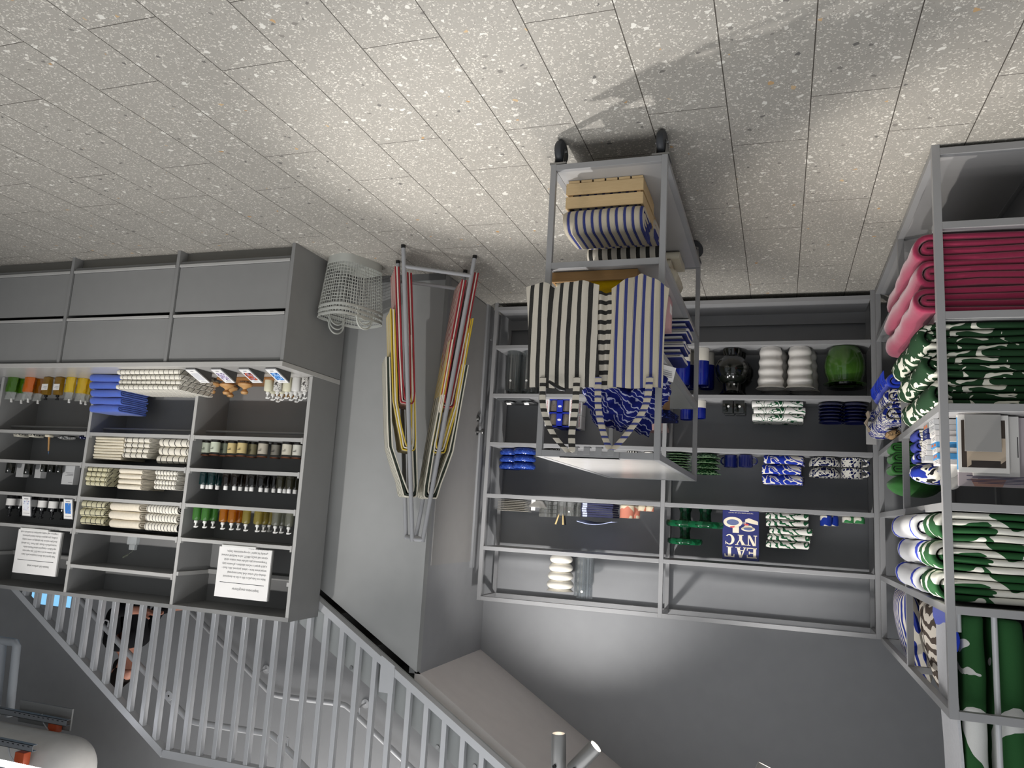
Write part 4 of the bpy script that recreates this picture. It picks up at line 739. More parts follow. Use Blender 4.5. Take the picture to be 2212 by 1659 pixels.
p = at(104, 942, Y=4.35); p.z = zA; t = thing('handled_brush', 'small brush with upright wooden handle and blue loop', 'brush', p); MB().box((-.022, -.012, 0), (.022, .03, .018), .005).build('bristles', cloth('bristle', '#e8dfc8'), t); MB().tube([(0, .01, .018), (-.012, .005, .06), (-.026, 0, .12)], [.008, .007, .006], 10).build('handle', wood('beech', '#b98a55', '#cfa36c', (3, 3, 12)), t); MB().tube([(-.026, 0, .12), (-.032, 0, .132), (-.03, 0, .145), (-.026, 0, .135), (-.027, 0, .121)], .0015, 6).build('loop', pm('loop_blue', '#5f7fa8', .6), t)
lump('brush_bundle', 'bundle of crumpled grey plastic packs behind the wooden handled brush', 'pack', blobs('grey_pack', ['#3b3d40', '#bdbcb8', '#5a5b5e'], 40, 2, (.45, .6), rough=.25, bump=0), tuple(Vector((at(140, 942, Y=4.40).x, 4.42, zA))), (.07, .05, .016), 8, .2, 2, None, 3)
lump('navy_pouch', 'small navy spotted pouch beside the crumpled grey packs', 'pouch', blobs('navy_spot', ['#111638', '#c9cbe0'], 90, 0, (.66,), bump=0), tuple(Vector((at(181, 942, Y=4.36).x, 4.37, zA))), (.032, .04, .014), 5, .12, 2, None, 3)
DKG = glassy('bottle_green_dark', '#1c2110', .1)
for i, (px, r, h_, lb) in enumerate(((24, .031, .075, 'largest dark green jar at the picture edge, white dot on it'), (63, .029, .08, 'tall dark green jar with a white dot between price slips'), (96, .022, .055, 'short dark green jar beside another short one'), (113, .022, .055, 'short dark green jar in the middle of three short ones'), (131, .022, .058, 'short dark green jar nearest the white carton'))):
    p = at(px, 1006, Y=4.33); p.z = zB; t = thing('dark_jar', lb, 'jar', p, 0, 'dark green jars'); MB().lathe([(0, 0), (r*.95, 0), (r, .003), (r, h_), (0, h_)], seg=24, caps=False).build('jar_body', DKG, t); MB().lathe([(0, .001), (r*.9, .001), (r*.9, h_*.8), (0, h_*.8)], seg=20, caps=False).build('contents', pm('dark_oil', '#0d110a', .2), t); MB().cyl((-r*.35, -r*.95, h_*.8), (-r*.36, -r*1.01, h_*.8), .005, 14).build('dot_sticker', WHITE, t)
for i, (px, Y, w_, lb) in enumerate(((45, 4.42, .075, 'white carton behind the two tall dark jars'), (84, 4.42, .06, 'white carton standing behind the short dark jars'), (150, 4.36, .11, 'largest white carton with small print beside the dark jars'))):
    p = at(px, 1006, Y=Y); p.z = zB; t = thing('carton', lb, 'carton', p, 0, 'white cartons'); MB().box((-w_/2, 0, 0), (w_/2, .05, .10 if i < 2 else .135), .001).build('carton_body', pm('carton_white', '#c9c9c8', .6), t, smooth=0)
    if i == 2: MB().box((-w_*.45, -.0005, .118), (-w_*.1, 0, .120)).box((-w_*.45, -.0005, .05), (w_*.2, 0, .052)).box((-w_*.45, -.0005, .06), (w_*.1, 0, .062)).box((-w_*.45, -.0005, .07), (w_*.25, 0, .072)).build('print', INK, t, smooth=0)
bb = None
for i, (px, dy, lb) in enumerate(((25, .05, 'black pump bottle with white label left of the red and blue picture card'), (46, .14, 'black pump bottle half hidden behind the picture card with skaters'), (78, .12, 'black pump bottle without label showing, behind two labelled ones'), (94, .06, 'black pump bottle with white label between two picture cards'), (117, .05, 'large black pump bottle with white label next to the blue picture card'), (140, .13, 'black pump bottle behind the blue picture card'))):
    p = at(px, 1078, Y=YU+dy); p.z = zC
    bb = pump_bottle('pump_bottle', lb, 'bottle', p, 'black pump bottles with white labels', .031, .105, pm('black_bottle', '#0b0b0d', .2), BLACK, LBL, .05) if bb is None else copy(bb, p, lb)
for px, pic, lb in ((56, blobs('picture_white_red', ['#3b4f9a', '#eceef5', '#b8453c'], 40, 2.5, (.36, .66), bump=0), 'upright framed card with a white and red sport picture'), (147, blobs('picture_blue_gold', ['#3f7fd0', '#3f7fd0', '#c9b56a'], 40, 2.5, (.4, .64), bump=0), 'upright framed card with a blue and gold picture')):
    p = at(px, 1077, Y=4.275); p.z = zC; t = thing('price_stand', lb, 'price display', p, 0, 'upright framed cards'); w_ = .085; X15 = (-.18, 0, 0)
    f = MB().box((-w_/2, 0, 0), (w_/2, .008, .145), .001).build('frame', SILV, t, (0, 0, .001), X15); MB().box((-w_/2+.004, -.0006, .004), (w_/2-.004, 0, .141)).build('card', PAPER, f, smooth=0); MB().box((-w_/2+.016, -.001, .03), (w_/2-.016, -.0006, .105)).build('picture', pic, f, smooth=0); MB().box((-w_/2+.012, -.001, .122), (w_/2-.012, -.0006, .125)).box((-.02, -.001, .016), (.02, -.0006, .022)).build('print_line', pm('print_grey', '#8f8f93', .8), f, smooth=0)
    MB().box((-.02, .012, 0), (.02, .045, .006)).build('easel_foot', DKP, t, smooth=0)
# ------------------------------------------------------------------ things on the back wall shelving
L1, L2, L3, L4, L5 = [z+.001 for z in LV]
def spot_(px, py, Y, z): p = at(px, py, Y=Y); p.z = z; return p
def vessel(name, label, cat, loc, prof, mat, group=None, seg=36, fn=None, smooth=45):
    o = MB().lathe(prof, seg=seg, fn=fn, caps=False).build(name, mat, None, loc, (0, 0, 0), smooth); return tag(o, label, cat, group)
def shell(out, t=.006):      # open vessel: outer profile then inner wall back down
    ins = [(max(.002, r-t), z) for r, z in reversed(out) if r > t*1.5]; ins[-1] = (ins[-1][0], max(ins[-1][1], out[0][1]+t)); return [(0, out[0][1])]+out+ins+[(0, ins[-1][1])]
def dup(o, loc, label): c = o.copy(); S.collection.objects.link(c); c.location = loc; c['label'] = label; return c
# level 1: vases on the lowest shelf
def dipped(loc, label, r, h, k, name='dipped_vase', cat='vase', g='navy and cream dipped pots', inv=True):
    t = thing(name, label, cat, loc, 0, g); c = h*k
    MB().lathe([(0, 0), (r*.96, 0), (r, .004), (r, c)], seg=32, caps=False).build('bare_base', CREAM, t)
    MB().lathe([(r, c), (r, h-.004), (r*.97, h), (r*.9, h), (r*.9, h*.15), (0, h*.15)], seg=32, caps=False, fn=lambda a, q, z: q).build('glazed_top', BLUEG, t); return t
for px, Y, lb in ((1476, 5.53, 'cream based navy cylinder vase nearest the display cart, front row'), (1516, 5.53, 'second cream based navy cylinder vase, beside the black vase in front'), (1487, 5.68, 'cream based navy vase hidden behind the one nearest the cart'), (1528, 5.68, 'cream based navy vase behind the second cylinder, by the black vase')): dipped(spot_(px, 750, Y, L1), lb, .053, .265, .35)
bvp = shell([(.06, 0), (.065, .006), (.062, .03), (.055, .05), (.095, .085), (.115, .13), (.113, .17), (.10, .20), (.105, .205), (.085, .235), (.062, .25), (.06, .285), (.075, .31), (.09, .325)], .007)
bv = vessel('black_vase', 'glossy black tiered vase with a white dot, front one of two', 'vase', spot_(1582, 752, 5.55, L1), bvp, BLACKG, 'black vases'); MB().cyl((-.018, -.06, .262), (-.018, -.064, .262), .007, 16).build('dot_sticker', WHITE, bv)
dup(bv, spot_(1592, 757, 5.69, L1), 'glossy black tiered vase standing behind the black vase with the dot')
def ribs(r0, r1, h, n, amp, flare):
    out = []
    for i in range(n*8+1):
        f = i/(n*8); out.append((r0+(r1-r0)*f+amp*(-math.cos(f*n*2*PI))+amp*.3, h*f*.93))
    return out+[(r1+flare, h)]
wv = shell(ribs(.068, .083, .285, 4, .0042, .016), .006)
for i, (px, Y, lb) in enumerate(((1665, 5.54, 'white ribbed flared vase nearest the black vase, in front'), (1728, 5.54, 'white ribbed flared vase nearest the green vase, in front'), (1677, 5.69, 'white ribbed vase behind the one nearest the black vase'), (1740, 5.69, 'white ribbed vase behind the one nearest the green vase'))):
    if i == 0: w0 = vessel('ribbed_vase', lb, 'vase', spot_(px, 748, Y, L1), wv, pm('white_ceramic', '#e4e0da', .35), 'white ribbed vases')
    else: dup(w0, spot_(px, 748, Y, L1), lb)
gvp = shell([(.085, 0), (.09, .004), (.108, .04), (.123, .09), (.128, .13), (.122, .18), (.108, .22), (.106, .235), (.136, .252)], .007)
gm = NT('green_glaze'); gz = gm.xyz(gm.coord())[2]; gm.done(gm.mix(gm.noise(gm.coord(), 9, 3), lin('#27491c'), lin('#4f7c2b')), .1); gm.b.inputs['Coat Weight'].default_value = .7
vessel('green_vase', 'big glossy green round vase at the end of the lowest shelf', 'vase', spot_(1824, 745, 5.55, L1), gvp, gm.m); vessel('black_vase', 'black round vase behind the big green one on lowest shelf', 'vase', spot_(1826, 749, 5.69, L1+.0), [(r*.9, z) for r, z in gvp], BLACKG, 'black vases')
RG = glassy('ribbed_glass', '#e6eaea', .14, d=.03); rgf = lambda a, q, z: q*(1+.05*math.cos(14*a))
gvo = shell([(.045, 0), (.05, .004), (.052, .02), (.053, .29), (.055, .30)], .006); g0 = None
for i, (px, Y, lb) in enumerate(((1112, 5.55, 'tall ribbed clear glass vase nearest the door, with a dot'), (1146, 5.55, 'tall ribbed clear glass vase beside the hanging tote bag'), (1120, 5.69, 'ribbed clear glass vase at the rear, nearest the door'), (1153, 5.69, 'ribbed clear glass vase at the rear, nearest the tote bag'))):
    if i == 0: g0 = vessel('glass_vase', lb, 'vase', spot_(px, 750, Y, L1), gvo, RG, 'ribbed glass vases', 84, rgf, 25); MB().cyl((.0, -.053, .235), (.0, -.058, .235), .008, 16).build('dot_sticker', WHITE, g0)
    else:
        c = dup(g0, spot_(px, 750, Y, L1), lb); 
        if i == 1: q = g0.children[0].copy(); S.collection.objects.link(q); q.parent = c
# level 2
sd = pm('silver_dish', '#a7a8a8', .15, .9); TRAYG = pm('tray_grey', '#77797b', .35, .6)
t = tag(MB().box((-.13, -.13, 0), (.13, .15, .012), .004).build('metal_tray', TRAYG, None, spot_(1120, 862, 5.62, L2)), 'flat grey metal tray under two oval dishes', 'tray')
for i, (px, lb) in enumerate(((1102, 'oval silver dish with a white tag nearest the door'), (1140, 'oval silver dish with a white tag nearest the cart'))):
    o = vessel('oval_dish', lb, 'dish', spot_(px, 862, 5.55, L2+.0125), [(0, 0), (.035, 0), (.05, .014), (.055, .02), (.051, .02), (.033, .004), (0, .004)], sd, 'silver oval dishes', 32); o.scale = (1, .8, 1); MB().box((-.018, -.05, .02), (.018, -.015, .0215), 0, Matrix.Rotation(.5, 3, 'X')).build('price_tag', PAPER, o)
BXB = pm('box_blue', '#1b2fa6', .45); BXW = pm('box_white', '#e9e7e6', .5); RED = pm('red_print', '#c0362c', .6); TG = glassy('tumbler_glass', '#c9bfb6', .12)
for i, (px, Y, z, lb) in enumerate(((1209, 5.52, L2, 'boxed pair of tumblers in blue and white carton, directly on shelf'), (1209, 5.52, L2+.101, 'boxed pair of tumblers in blue and white carton, upper one'), (1228, 5.66, L2, 'boxed tumblers in blue carton behind the front pair of boxes'), (1228, 5.66, L2+.101, 'boxed tumblers in blue carton, upper one of the rear pair'))):
    t = thing('tumbler_box', lb, 'box', spot_(px, 862, Y, z), 0, 'boxed tumblers'); w_, d_, h_ = .215, .125, .0995
    b = MB().box((-w_/2+.03, 0.06, 0), (w_/2-.03, d_, h_)).box((-.025, -.0, .0), (.018, .06, h_)).box((-w_/2+.03, 0, 0), (w_/2-.03, .06, .004)).box((-w_/2+.03, 0, h_-.003), (w_/2-.03, .06, h_)); b.build('carton', BXB, t, smooth=0)
    MB().box((-w_/2, 0, 0), (-w_/2+.03, d_, h_), .001).build('end_panel', BXW, t, smooth=0); MB().box((w_/2-.03, 0, 0), (w_/2, d_, h_), .001).build('end_panel', BXW, t, smooth=0)
    for x in (-.052, .045): MB().lathe(shell([(.024, .005), (.027, .012), (.030, .06), (.033, .088)], .004), (x, .03, 0), 10, caps=False).build('tumbler', TG, t, smooth=20)
    text('LE PICARDIE', .0145, RED, t, (-w_/2+.021, -.0006, .006), (PI/2, -PI/2, 0)); text('LE PICARDIE', .0145, RED, t, (w_/2-.009, -.0006, .006), (PI/2, -PI/2, 0)); MB().prism([(-.0035+.014*math.cos(2*PI*q/20), .052+.008*math.sin(2*PI*q/20)) for q in range(20)], -.0008, -.0001).build('emblem', BXW, t, smooth=0)
vessel('pink_vessel', 'pale pink bowl partly hidden behind the blue scarf', 'bowl', spot_(1418, 862, 5.62, L2), shell([(.05, 0), (.055, .01), (.05, .10), (.085, .17), (.098, .215)], .008), pm('pink_glaze', '#d9b3ae', .3))
for px, Y, lb in ((1511, 5.54, 'cream and navy dipped mug on the second shelf, in front'), (1484, 5.62, 'cream and navy dipped mug on the second shelf, nearer the cart')): dipped(spot_(px, 862, Y, L2), lb, .046, .125, .42, 'dipped_mug', 'mug', 'navy and cream dipped pots')
bmug = None
for i, (px, Y, lb) in enumerate(((1573, 5.54, 'small square black cup with white dot, front pair nearest cart'), (1597, 5.54, 'small square black cup with white dot, front pair further from cart'), (1577, 5.66, 'small square black cup at the rear, nearest the cart'), (1601, 5.66, 'small square black cup at the rear, further from the cart'))):
    p = spot_(px, 862, Y, L2)
    if bmug is None:
        bmug = thing('square_cup', lb, 'cup', p, 0, 'square black cups'); MB().box((-.036, -.036, 0), (.036, .036, .085), .006).build('cup_body', BLACKG, bmug); MB().cyl((-.004, -.036, .042), (-.004, -.0375, .042), .008, 16).build('dot_sticker', WHITE, bmug)
    else: copy(bmug, p, lb)
GP = blobs('green_scroll_print', ['#1f5a38', '#e9e7e2', '#1f5a38', '#e9e7e2'], 10, 2.0, (.40, .475, .525), (1, 1, 1.3), 0, .8); GP2 = wavy('green_leaf_print', '#d9d6cf', '#1d5434', 9, 11, .72, 'DIAGONAL', dsc=1.6); BP = blobs('blue_leaf_print', ['#1d34a0', '#e2dcd0', '#1d34a0', '#ded8cc'], 8.5, 1.4, (.41, .46, .56), (1, 1, 1.6), 1)
def pile(px0, px1, py, Yf, z, n_, h_, m_, D, lab, group, rz=0, wob=.004, name='folded_cloth', cat='tablecloth', jit=.008):
    a, b = at(px0, py, Y=Yf), at(px1, py, Y=Yf); w_ = abs(a.x-b.x); cx = (a.x+b.x)/2; pos = ['directly on the shelf', 'second from the shelf', 'third from the shelf', 'fourth from the shelf', 'fifth from the shelf']
    for i in range(n_):
        p, t_ = spiral(D, h_*.97); mb = MB(); mb.ribbon(p, t_, -w_/2, w_/2, 10, wob, RND.random()*50); o = mb.build(name, m_, None, (cx+RND.uniform(-jit, jit), Yf+RND.uniform(-jit, jit), z), (0, 0, rz+RND.uniform(-.03, .03)), 55)
        tag(o, lab+', '+(pos[i] if i < n_-1 else 'on top of pile'), cat, group); z += h_
pile(1627, 1738, 865, 5.50, L2, 3, .045, GP, .26, 'white and green scroll print folded tablecloth', 'folded printed textiles on back shelving')
npl = shell([(.05, 0), (.055, .003), (.075, .012), (.082, .022), (.084, .026)], .004)
for j, (px, nm) in enumerate(((1796, 'next to the folded cloth'), (1846, 'at the shelf end'))):
    for i in range(6):
        p = spot_(px, 866, 5.57, L2+i*.0225); lb = f'navy glazed bowl {ORD[i]} from the shelf in the stack {nm}'
        if j == 0 and i == 0: nb = vessel('navy_bowl', lb, 'bowl', p, npl, NAVY, 'stacked navy bowls', 40)
        else: dup(nb, p, lb)
# level 3
BB = blobs('blue_speckle_glaze', ['#27408f', '#3d5cb0'], 120, 0, (.56,), rough=.15, bump=0); bbp = shell([(.055, 0), (.07, .006), (.086, .022), (.088, .038), (.078, .052)], .006)
for j, (px, Y, n_, nm) in enumerate(((1105, 5.64, 3, 'rear stack nearest the door'), (1134, 5.53, 3, 'front stack beside the cart'))):
    for i in range(n_):
        p = spot_(px, 968, Y, L3+i*.053); lb = f'speckled blue rounded bowl, {ORD[i]} from the shelf in the {nm}'
        if j == 0 and i == 0: b0 = vessel('blue_bowl', lb, 'bowl', p, bbp, BB, 'stacked blue bowls', 40)
        else: dup(b0, p, lb)
vessel('speckled_tray', 'round black speckled platter seen under the cart top', 'platter', spot_(1203, 970, 5.58, L3), shell([(.09, 0), (.10, .004), (.112, .03)], .006), blobs('granite_print', ['#17181a', '#17181a', '#b9b9b4'], 110, 0, (.4, .62), rough=.3, bump=0))
for px, m_, lb in ((1366, stripes('mono_cup', [(0, '#e8e5de'), (.5, '#141414')], .018, 0, 0), 'small black and white striped cup seen under the cart top'), (1403, blobs('mono_blob', ['#141414', '#e8e5de'], 28, 1, (.5,), rough=.3, bump=0), 'small black and white patterned cup seen under the cart top')):
    vessel('patterned_cup', lb, 'cup', spot_(px, 972, 5.55, L3), shell([(.03, 0), (.04, .004), (.046, .03), (.048, .06)], .005), m_, 'patterned cups')
lg = NT('cabbage_glaze'); lv = lg.coord(); w_ = lg.add('ShaderNodeTexWave', wave_type='RINGS', rings_direction='Z'); lg.link(lv, w_.inputs[0]); w_.inputs['Scale'].default_value = 14; w_.inputs['Distortion'].default_value = 9; w_.inputs['Detail Scale'].default_value = 3
lg.done(lg.ramp(w_.outputs[1], [(0, lin('#123a22')), (.8, lin('#2a5b38')), (.93, lin('#8fae84'))], 'LINEAR'), .25); leaf = lambda a, q, z: q*(1+.06*math.cos(7*a)*(q/.085)**2+.03*math.cos(11*a+1))
rimm = pm('leaf_rim', '#86a97f', .3)
for j, (px, n_, dz, sc_, nm) in enumerate(((1465, 8, .0175, 1.0, 'low plates beside the cart post'), (1528, 4, .036, 1.0, 'deeper bowls beside the navy mugs'))):
    src = None
    for i in range(n_):
        p = spot_(px, 980, 5.55, L3+i*dz); lb = f'green cabbage-leaf {"plate" if j == 0 else "bowl"}, {ORD[i]} from the shelf among {nm}'
        if src is None:
            src = thing('leaf_plate' if j == 0 else 'leaf_bowl', lb, 'plate' if j == 0 else 'bowl', p, 0, 'green leaf dishes'); hgt = .016 if j == 0 else .034; out = [(.04, 0), (.06, hgt*.3), (.078, hgt*.7), (.088, hgt)]
            MB().lathe(shell(out, .004), seg=56, fn=leaf, caps=False).build('dish_body', lg.m, src); MB().lathe([(.0865, hgt-.002), (.0895, hgt-.001), (.0895, hgt+.001), (.0865, hgt+.001)], seg=56, fn=leaf, caps=False).build('pale_rim', rimm, src)
        else: copy(src, p, lb, rz=i*.4)
def mug(label, loc, r, h, mat, group, rz=0, hand=True, name='mug', cat='mug'):
    t = thing(name, label, cat, loc, rz, group); MB().lathe(shell([(r*.8, 0), (r*.97, .006), (r, h*.3), (r, h*.9), (r*1.02, h)], .004), seg=36, caps=False).build('mug_body', mat, t)
    if hand: MB().tube([(r*.96+r*.62*math.sin(a), 0, h*.5+h*.30*math.cos(a)) for a in [PI*i/10 for i in range(11)]], r*.11, 8).build('handle', mat, t)
    return t
mug('navy glazed mug with its handle showing on the middle shelf', spot_(1611, 982, 5.53, L3), .047, .085, NAVY, 'navy mugs', PI); mug('navy glazed mug behind the one whose handle shows', spot_(1579, 982, 5.60, L3), .047, .085, NAVY, 'navy mugs', .4)
pile(1647, 1732, 985, 5.50, L3, 3, .065, BP, .24, 'cream and blue leaf print folded cloth', 'folded printed textiles on back shelving', .06, .008)
SPK = blobs('splatter_glaze', ['#141b4d', '#e9e6dc', '#141b4d'], 44, .4, (.42, .60), rough=.2, bump=0)
bw = shell([(.055, 0), (.075, .006), (.093, .03), (.098, .05), (.096, .066)], .005)
for i in range(2):
    p = spot_(1781, 988, 5.55, L3+i*.068); lb = 'blue splatter enamel bowl '+('directly on the middle shelf' if i == 0 else 'stacked on the other splatter bowl')
    if i == 0: s0 = vessel('splatter_bowl', lb, 'bowl', p, bw, SPK, 'splatter enamelware', 40)
    else: dup(s0, p, lb)
for i in range(2): mug('blue splatter enamel mug '+('directly on the middle shelf' if i == 0 else 'stacked on the other splatter mug'), spot_(1839, 990, 5.55, L3+i*.069), .066, .066, SPK, 'splatter enamelware', PI+.1)
# level 4
wp = shell([(.07, 0), (.08, .003), (.125, .010), (.128, .013)], .0035); wvf = lambda a, q, z: q*(1+.012*math.cos(9*a))
for i in range(7):
    p = spot_(1112, 1078, 5.57, L4+i*.0125); lb = f'white wavy-edged plate, {ORD[i]} from the shelf in the plate stack'
    if i == 0: w1 = vessel('wavy_plate', lb, 'plate', p, wp, pm('plate_white', '#dedbd4', .3), 'stacked white plates', 54, wvf)
    else: dup(w1, p, lb)
vessel('shell_dish', 'small white wavy dish between the plates and glass bowls', 'dish', spot_(1162, 1080, 5.50, L4), shell([(.03, 0), (.045, .012), (.07, .05)], .004), MATS['plate_white'], None, 40, wvf); MB().box((0, 0, 0), (.03, .002, .075)).build('price_card', PAPER, None, spot_(1157, 1078, 5.455, L4)); tag(bpy.data.objects['price_card.001'] if 'price_card.001' in bpy.data.objects else bpy.data.objects['price_card'], 'narrow white price card at the shelf edge by the plates', 'card')
CG = glassy('cut_glass', '#d2d3d0', .25, d=.12); cgf = lambda a, q, z: q*(1+.06*math.cos(12*a)); gp = shell([(.03, 0), (.045, .004), (.047, .026), (.043, .03)], .005)
for j, px in enumerate((1180, 1200)):
    for i in range(4):
        p = spot_(px, 1083, 5.54+.06*j, L4+i*.029); lb = f'small cut-glass bowl, {ORD[i]} from the shelf in the stack {"nearer" if j else "farther from"} the cutlery'
        if i+j == 0: c0 = vessel('cut_glass_bowl', lb, 'bowl', p, gp, CG, 'stacked cut-glass bowls', 48, cgf)
        else: dup(c0, p, lb)
bt = shell([(.033, 0), (.036, .004), (.038, .1)], .003); bbf = lambda a, q, z: q*(1+.05*math.cos(10*a)*math.cos(z*190))
for i, (px, Y, lb) in enumerate(((1216, 5.54, 'bubble glass tumbler holding wooden-handled cutlery'), (1233, 5.55, 'bubble glass tumbler with a white dot beside the cutlery'), (1248, 5.62, 'bubble glass tumbler next to the navy napkins'))):
    p = spot_(px, 1085, Y, L4)
    if i == 0: t0 = vessel('glass_tumbler', lb, 'glass', p, bt, CG, 'bubble glass tumblers', 40, bbf)
    else: t1 = dup(t0, p, lb)
    if i == 1: MB().cyl((0, -.037, .07), (0, -.041, .07), .006, 14).build('dot_sticker', WHITE, t1)
wh = wood('light_handle', '#d7b97c', '#e8cf97', (3, 3, 14))
for i, (dx, lb) in enumerate(((.045, 'wooden-handled spoon leaning out of the tumbler, handle outwards'), (-.012, 'wooden-handled knife standing in the tumbler'), (-.03, 'dark fork standing in the tumbler'))):
    p = spot_(1216, 1085, 5.54, L4); q0 = p+Vector((0, 0, .012)); q1 = p+Vector((dx, -.012, .165)); t = thing('cutlery', lb, 'cutlery', q0, 0, 'cutlery in the tumbler'); MB().tube([(0, 0, 0), (q1-q0)*.55], .003, 8).build('blade', STEEL, t); MB().tube([(q1-q0)*.5, q1-q0], [.0045, .0065], 10).build('handle', wh if i < 2 else BLACK, t)
NV = stripes('navy_napkin', [(0, '#1c2450'), (.86, '#c8d0ec'), (.97, '#1c2450')], .30, 0, .62)
a, b = at(1257, 1086, Y=5.50), at(1325, 1086, Y=5.50); w_ = abs(a.x-b.x)
for i in range(6):
    mb = MB(); mb.grid(lambda u, v: ((u-.5)*w_, v*.22, .004*math.sin(u*5+i)*(v*.4)+.004), 14, 8, .0125); o = mb.build('napkin', NV, None, ((a.x+b.x)/2+RND.uniform(-.004, .004), 5.49, L4+.011+i*.0165), smooth=50); tag(o, f'navy napkin, {ORD[i]} from the shelf in the napkin stack', 'napkin', 'stacked navy napkins')
mb = MB(); mb.grid(lambda u, v: ((u-.5)*w_*1.12, v*.2-.01, .012+.022*math.sin(u*3.2)*(1-v*.4)+.012*u*(1-v)), 18, 10, .004); tag(mb.build('napkin', pm('pale_blue_linen', '#b7c2e6', .9, 0, 700), None, ((a.x+b.x)/2+.012, 5.48, L4+.112), smooth=50), 'pale blue folded napkin flopping over the navy napkin stack', 'napkin', 'stacked navy napkins')
PCH = blobs('peach_drop_print', ['#e3917a', '#efe2c6'], 13, .4, (.47,), (1, 1, .8), 0, .25, 0)
mug('peach and cream drop-patterned mug, large one in front', spot_(1355, 1093, 5.52, L4), .05, .092, PCH, 'peach cups', 1, False); mug('peach and cream drop-patterned mug behind the large one', spot_(1369, 1094, 5.62, L4), .046, .09, PCH, 'peach cups', 1, False)
for px, lb in ((1387, 'small peach and cream cup next to the large mugs'), (1404, 'small peach and cream cup nearest the shelf post')): mug(lb, spot_(px, 1097, 5.52, L4), .028, .037, PCH, 'peach cups', .5, False, 'small_cup', 'cup')
DGRN = blobs('dark_green_glaze', ['#0c3a22', '#145233'], 20, 1, (.5,), rough=.12, bump=0)
csp = [(0, 0), (.045, 0), (.042, .012), (.036, .03), (.038, .07), (.046, .097), (.10, .099), (.117, .086), (.127, .085), (.132, .10), (.130, .118), (.118, .128), (0, .129)]
ck = vessel('cake_stand', 'dark green glazed cake stand nearer the shelf post', 'cake stand', spot_(1481, 1098, 5.58, L4), csp, DGRN, 'green cake stands', 44); dup(ck, spot_(1524, 1101, 5.53, L4), 'dark green glazed cake stand nearer the blue cookbook'); c = dup(ck, spot_(1481, 1098, 5.58, L4+.1295), 'smaller dark green cake stand set on top of another'); c.scale = (.9, .9, .92)
# cookbook with drawn letters
a, b = at(1561, 1104, Y=5.47), at(1640, 1104, Y=5.47); bw_, bh = abs(a.x-b.x), .325; bk = thing('cookbook', 'navy cookbook with large cream letters EAT NYC facing out', 'book', ((a.x+b.x)/2, 5.47, L4), 0)
NVB = pm('book_navy', '#1a2266', .45); CRM = pm('book_cream', '#ebe0c8', .6); RT = (-.10, 0, 0)
cv = MB().box((-bw_/2, 0, 0), (bw_/2, .004, bh), .001).box((-bw_/2, .024, 0), (bw_/2, .028, bh), .001).box((-bw_/2, .0, 0), (-bw_/2+.004, .028, bh), .001).build('cover', NVB, bk, (0, .004, .001), RT, smooth=0); MB().box((-bw_/2+.004, .004, .004), (bw_/2-.003, .024, bh-.004)).build('page_block', PAPER, cv, smooth=0)
def glyph(mb, ch, x, z, w, h, y=-.0008):
    s = w*.24; th = w*.09
    def q(pts): mb.prism([(x+u*w, z+v*h) for u, v in pts], y, 0)
    sf = .075
    if ch == 'E': q([(.08, 0), (.36, 0), (.36, 1), (.08, 1)]); [q([(0, v), (1, v), (1, v+.10), (0, v+.10)]) for v in (0, .90)]; q([(.3, .45), (.8, .45), (.8, .55), (.3, .55)]); q([(.88, .0), (1, 0), (1, .3), (.94, .3)]); q([(.88, 1), (1, 1), (1, .7), (.94, .7)]); q([(.72, .36), (.8, .36), (.8, .64), (.72, .64)])
    if ch == 'A': q([(.0, 0), (.12, 0), (.50, 1), (.38, 1)]); q([(.60, 0), (.92, 0), (.62, 1), (.38, 1)]); q([(.2, .28), (.75, .28), (.75, .36), (.2, .36)]); q([(-.06, 0), (.24, 0), (.24, sf), (-.06, sf)]); q([(.52, 0), (1.04, 0), (1.04, sf), (.52, sf)])
    if ch == 'T': q([(.34, 0), (.66, 0), (.66, 1), (.34, 1)]); q([(0, .9), (1, .9), (1, 1), (0, 1)]); q([(0, .7), (.06, .7), (.12, .92), (0, .92)]); q([(1, .7), (.94, .7), (.88, .92), (1, .92)]); q([(.2, 0), (.8, 0), (.8, sf), (.2, sf)])
    if ch == 'N': q([(.1, 0), (.2, 0), (.2, 1), (.1, 1)]); q([(.8, 0), (.9, 0), (.9, 1), (.8, 1)]); q([(.08, 1), (.4, 1), (.92, 0), (.68, 0)]); q([(-.02, 0), (.34, 0), (.34, sf), (-.02, sf)]); q([(.64, 1), (1.04, 1), (1.04, 1-sf), (.64, 1-sf)])
    if ch == 'Y': q([(.36, 0), (.66, 0), (.66, .45), (.36, .45)]); q([(.02, 1), (.34, 1), (.66, .42), (.40, .42)]); q([(.86, 1), (.98, 1), (.62, .42), (.50, .42)]); q([(-.06, 1), (.42, 1), (.42, 1-sf), (-.06, 1-sf)]); q([(.72, 1), (1.06, 1), (1.06, 1-sf), (.72, 1-sf)]); q([(.22, 0), (.8, 0), (.8, sf), (.22, sf)])
    if ch == 'C':
        n = 16; o = [(.5+.5*math.cos(.75+i*(2*PI-1.5)/n), .5+.5*math.sin(.75+i*(2*PI-1.5)/n)) for i in range(n+1)]; i_ = [(.55+.26*math.cos(.75+i*(2*PI-1.5)/n), .5+.42*math.sin(.75+i*(2*PI-1.5)/n)) for i in range(n+1)]
        for k in range(n): q([o[k], o[k+1], i_[k+1], i_[k]])
        q([(.84, .66), (.92, .66), (.92, 1), (.84, .9)])
lt = MB(); lw = bw_*.27
for k, ch in enumerate('EAT'): glyph(lt, ch, -bw_*.44+k*bw_*.305, bh*.735, lw, bh*.21)
for k, ch in enumerate('NYC'): glyph(lt, ch, -bw_*.44+k*bw_*.305, bh*.485, lw, bh*.21)
lt.build('title_lettering', CRM, cv, smooth=0)
il = MB()
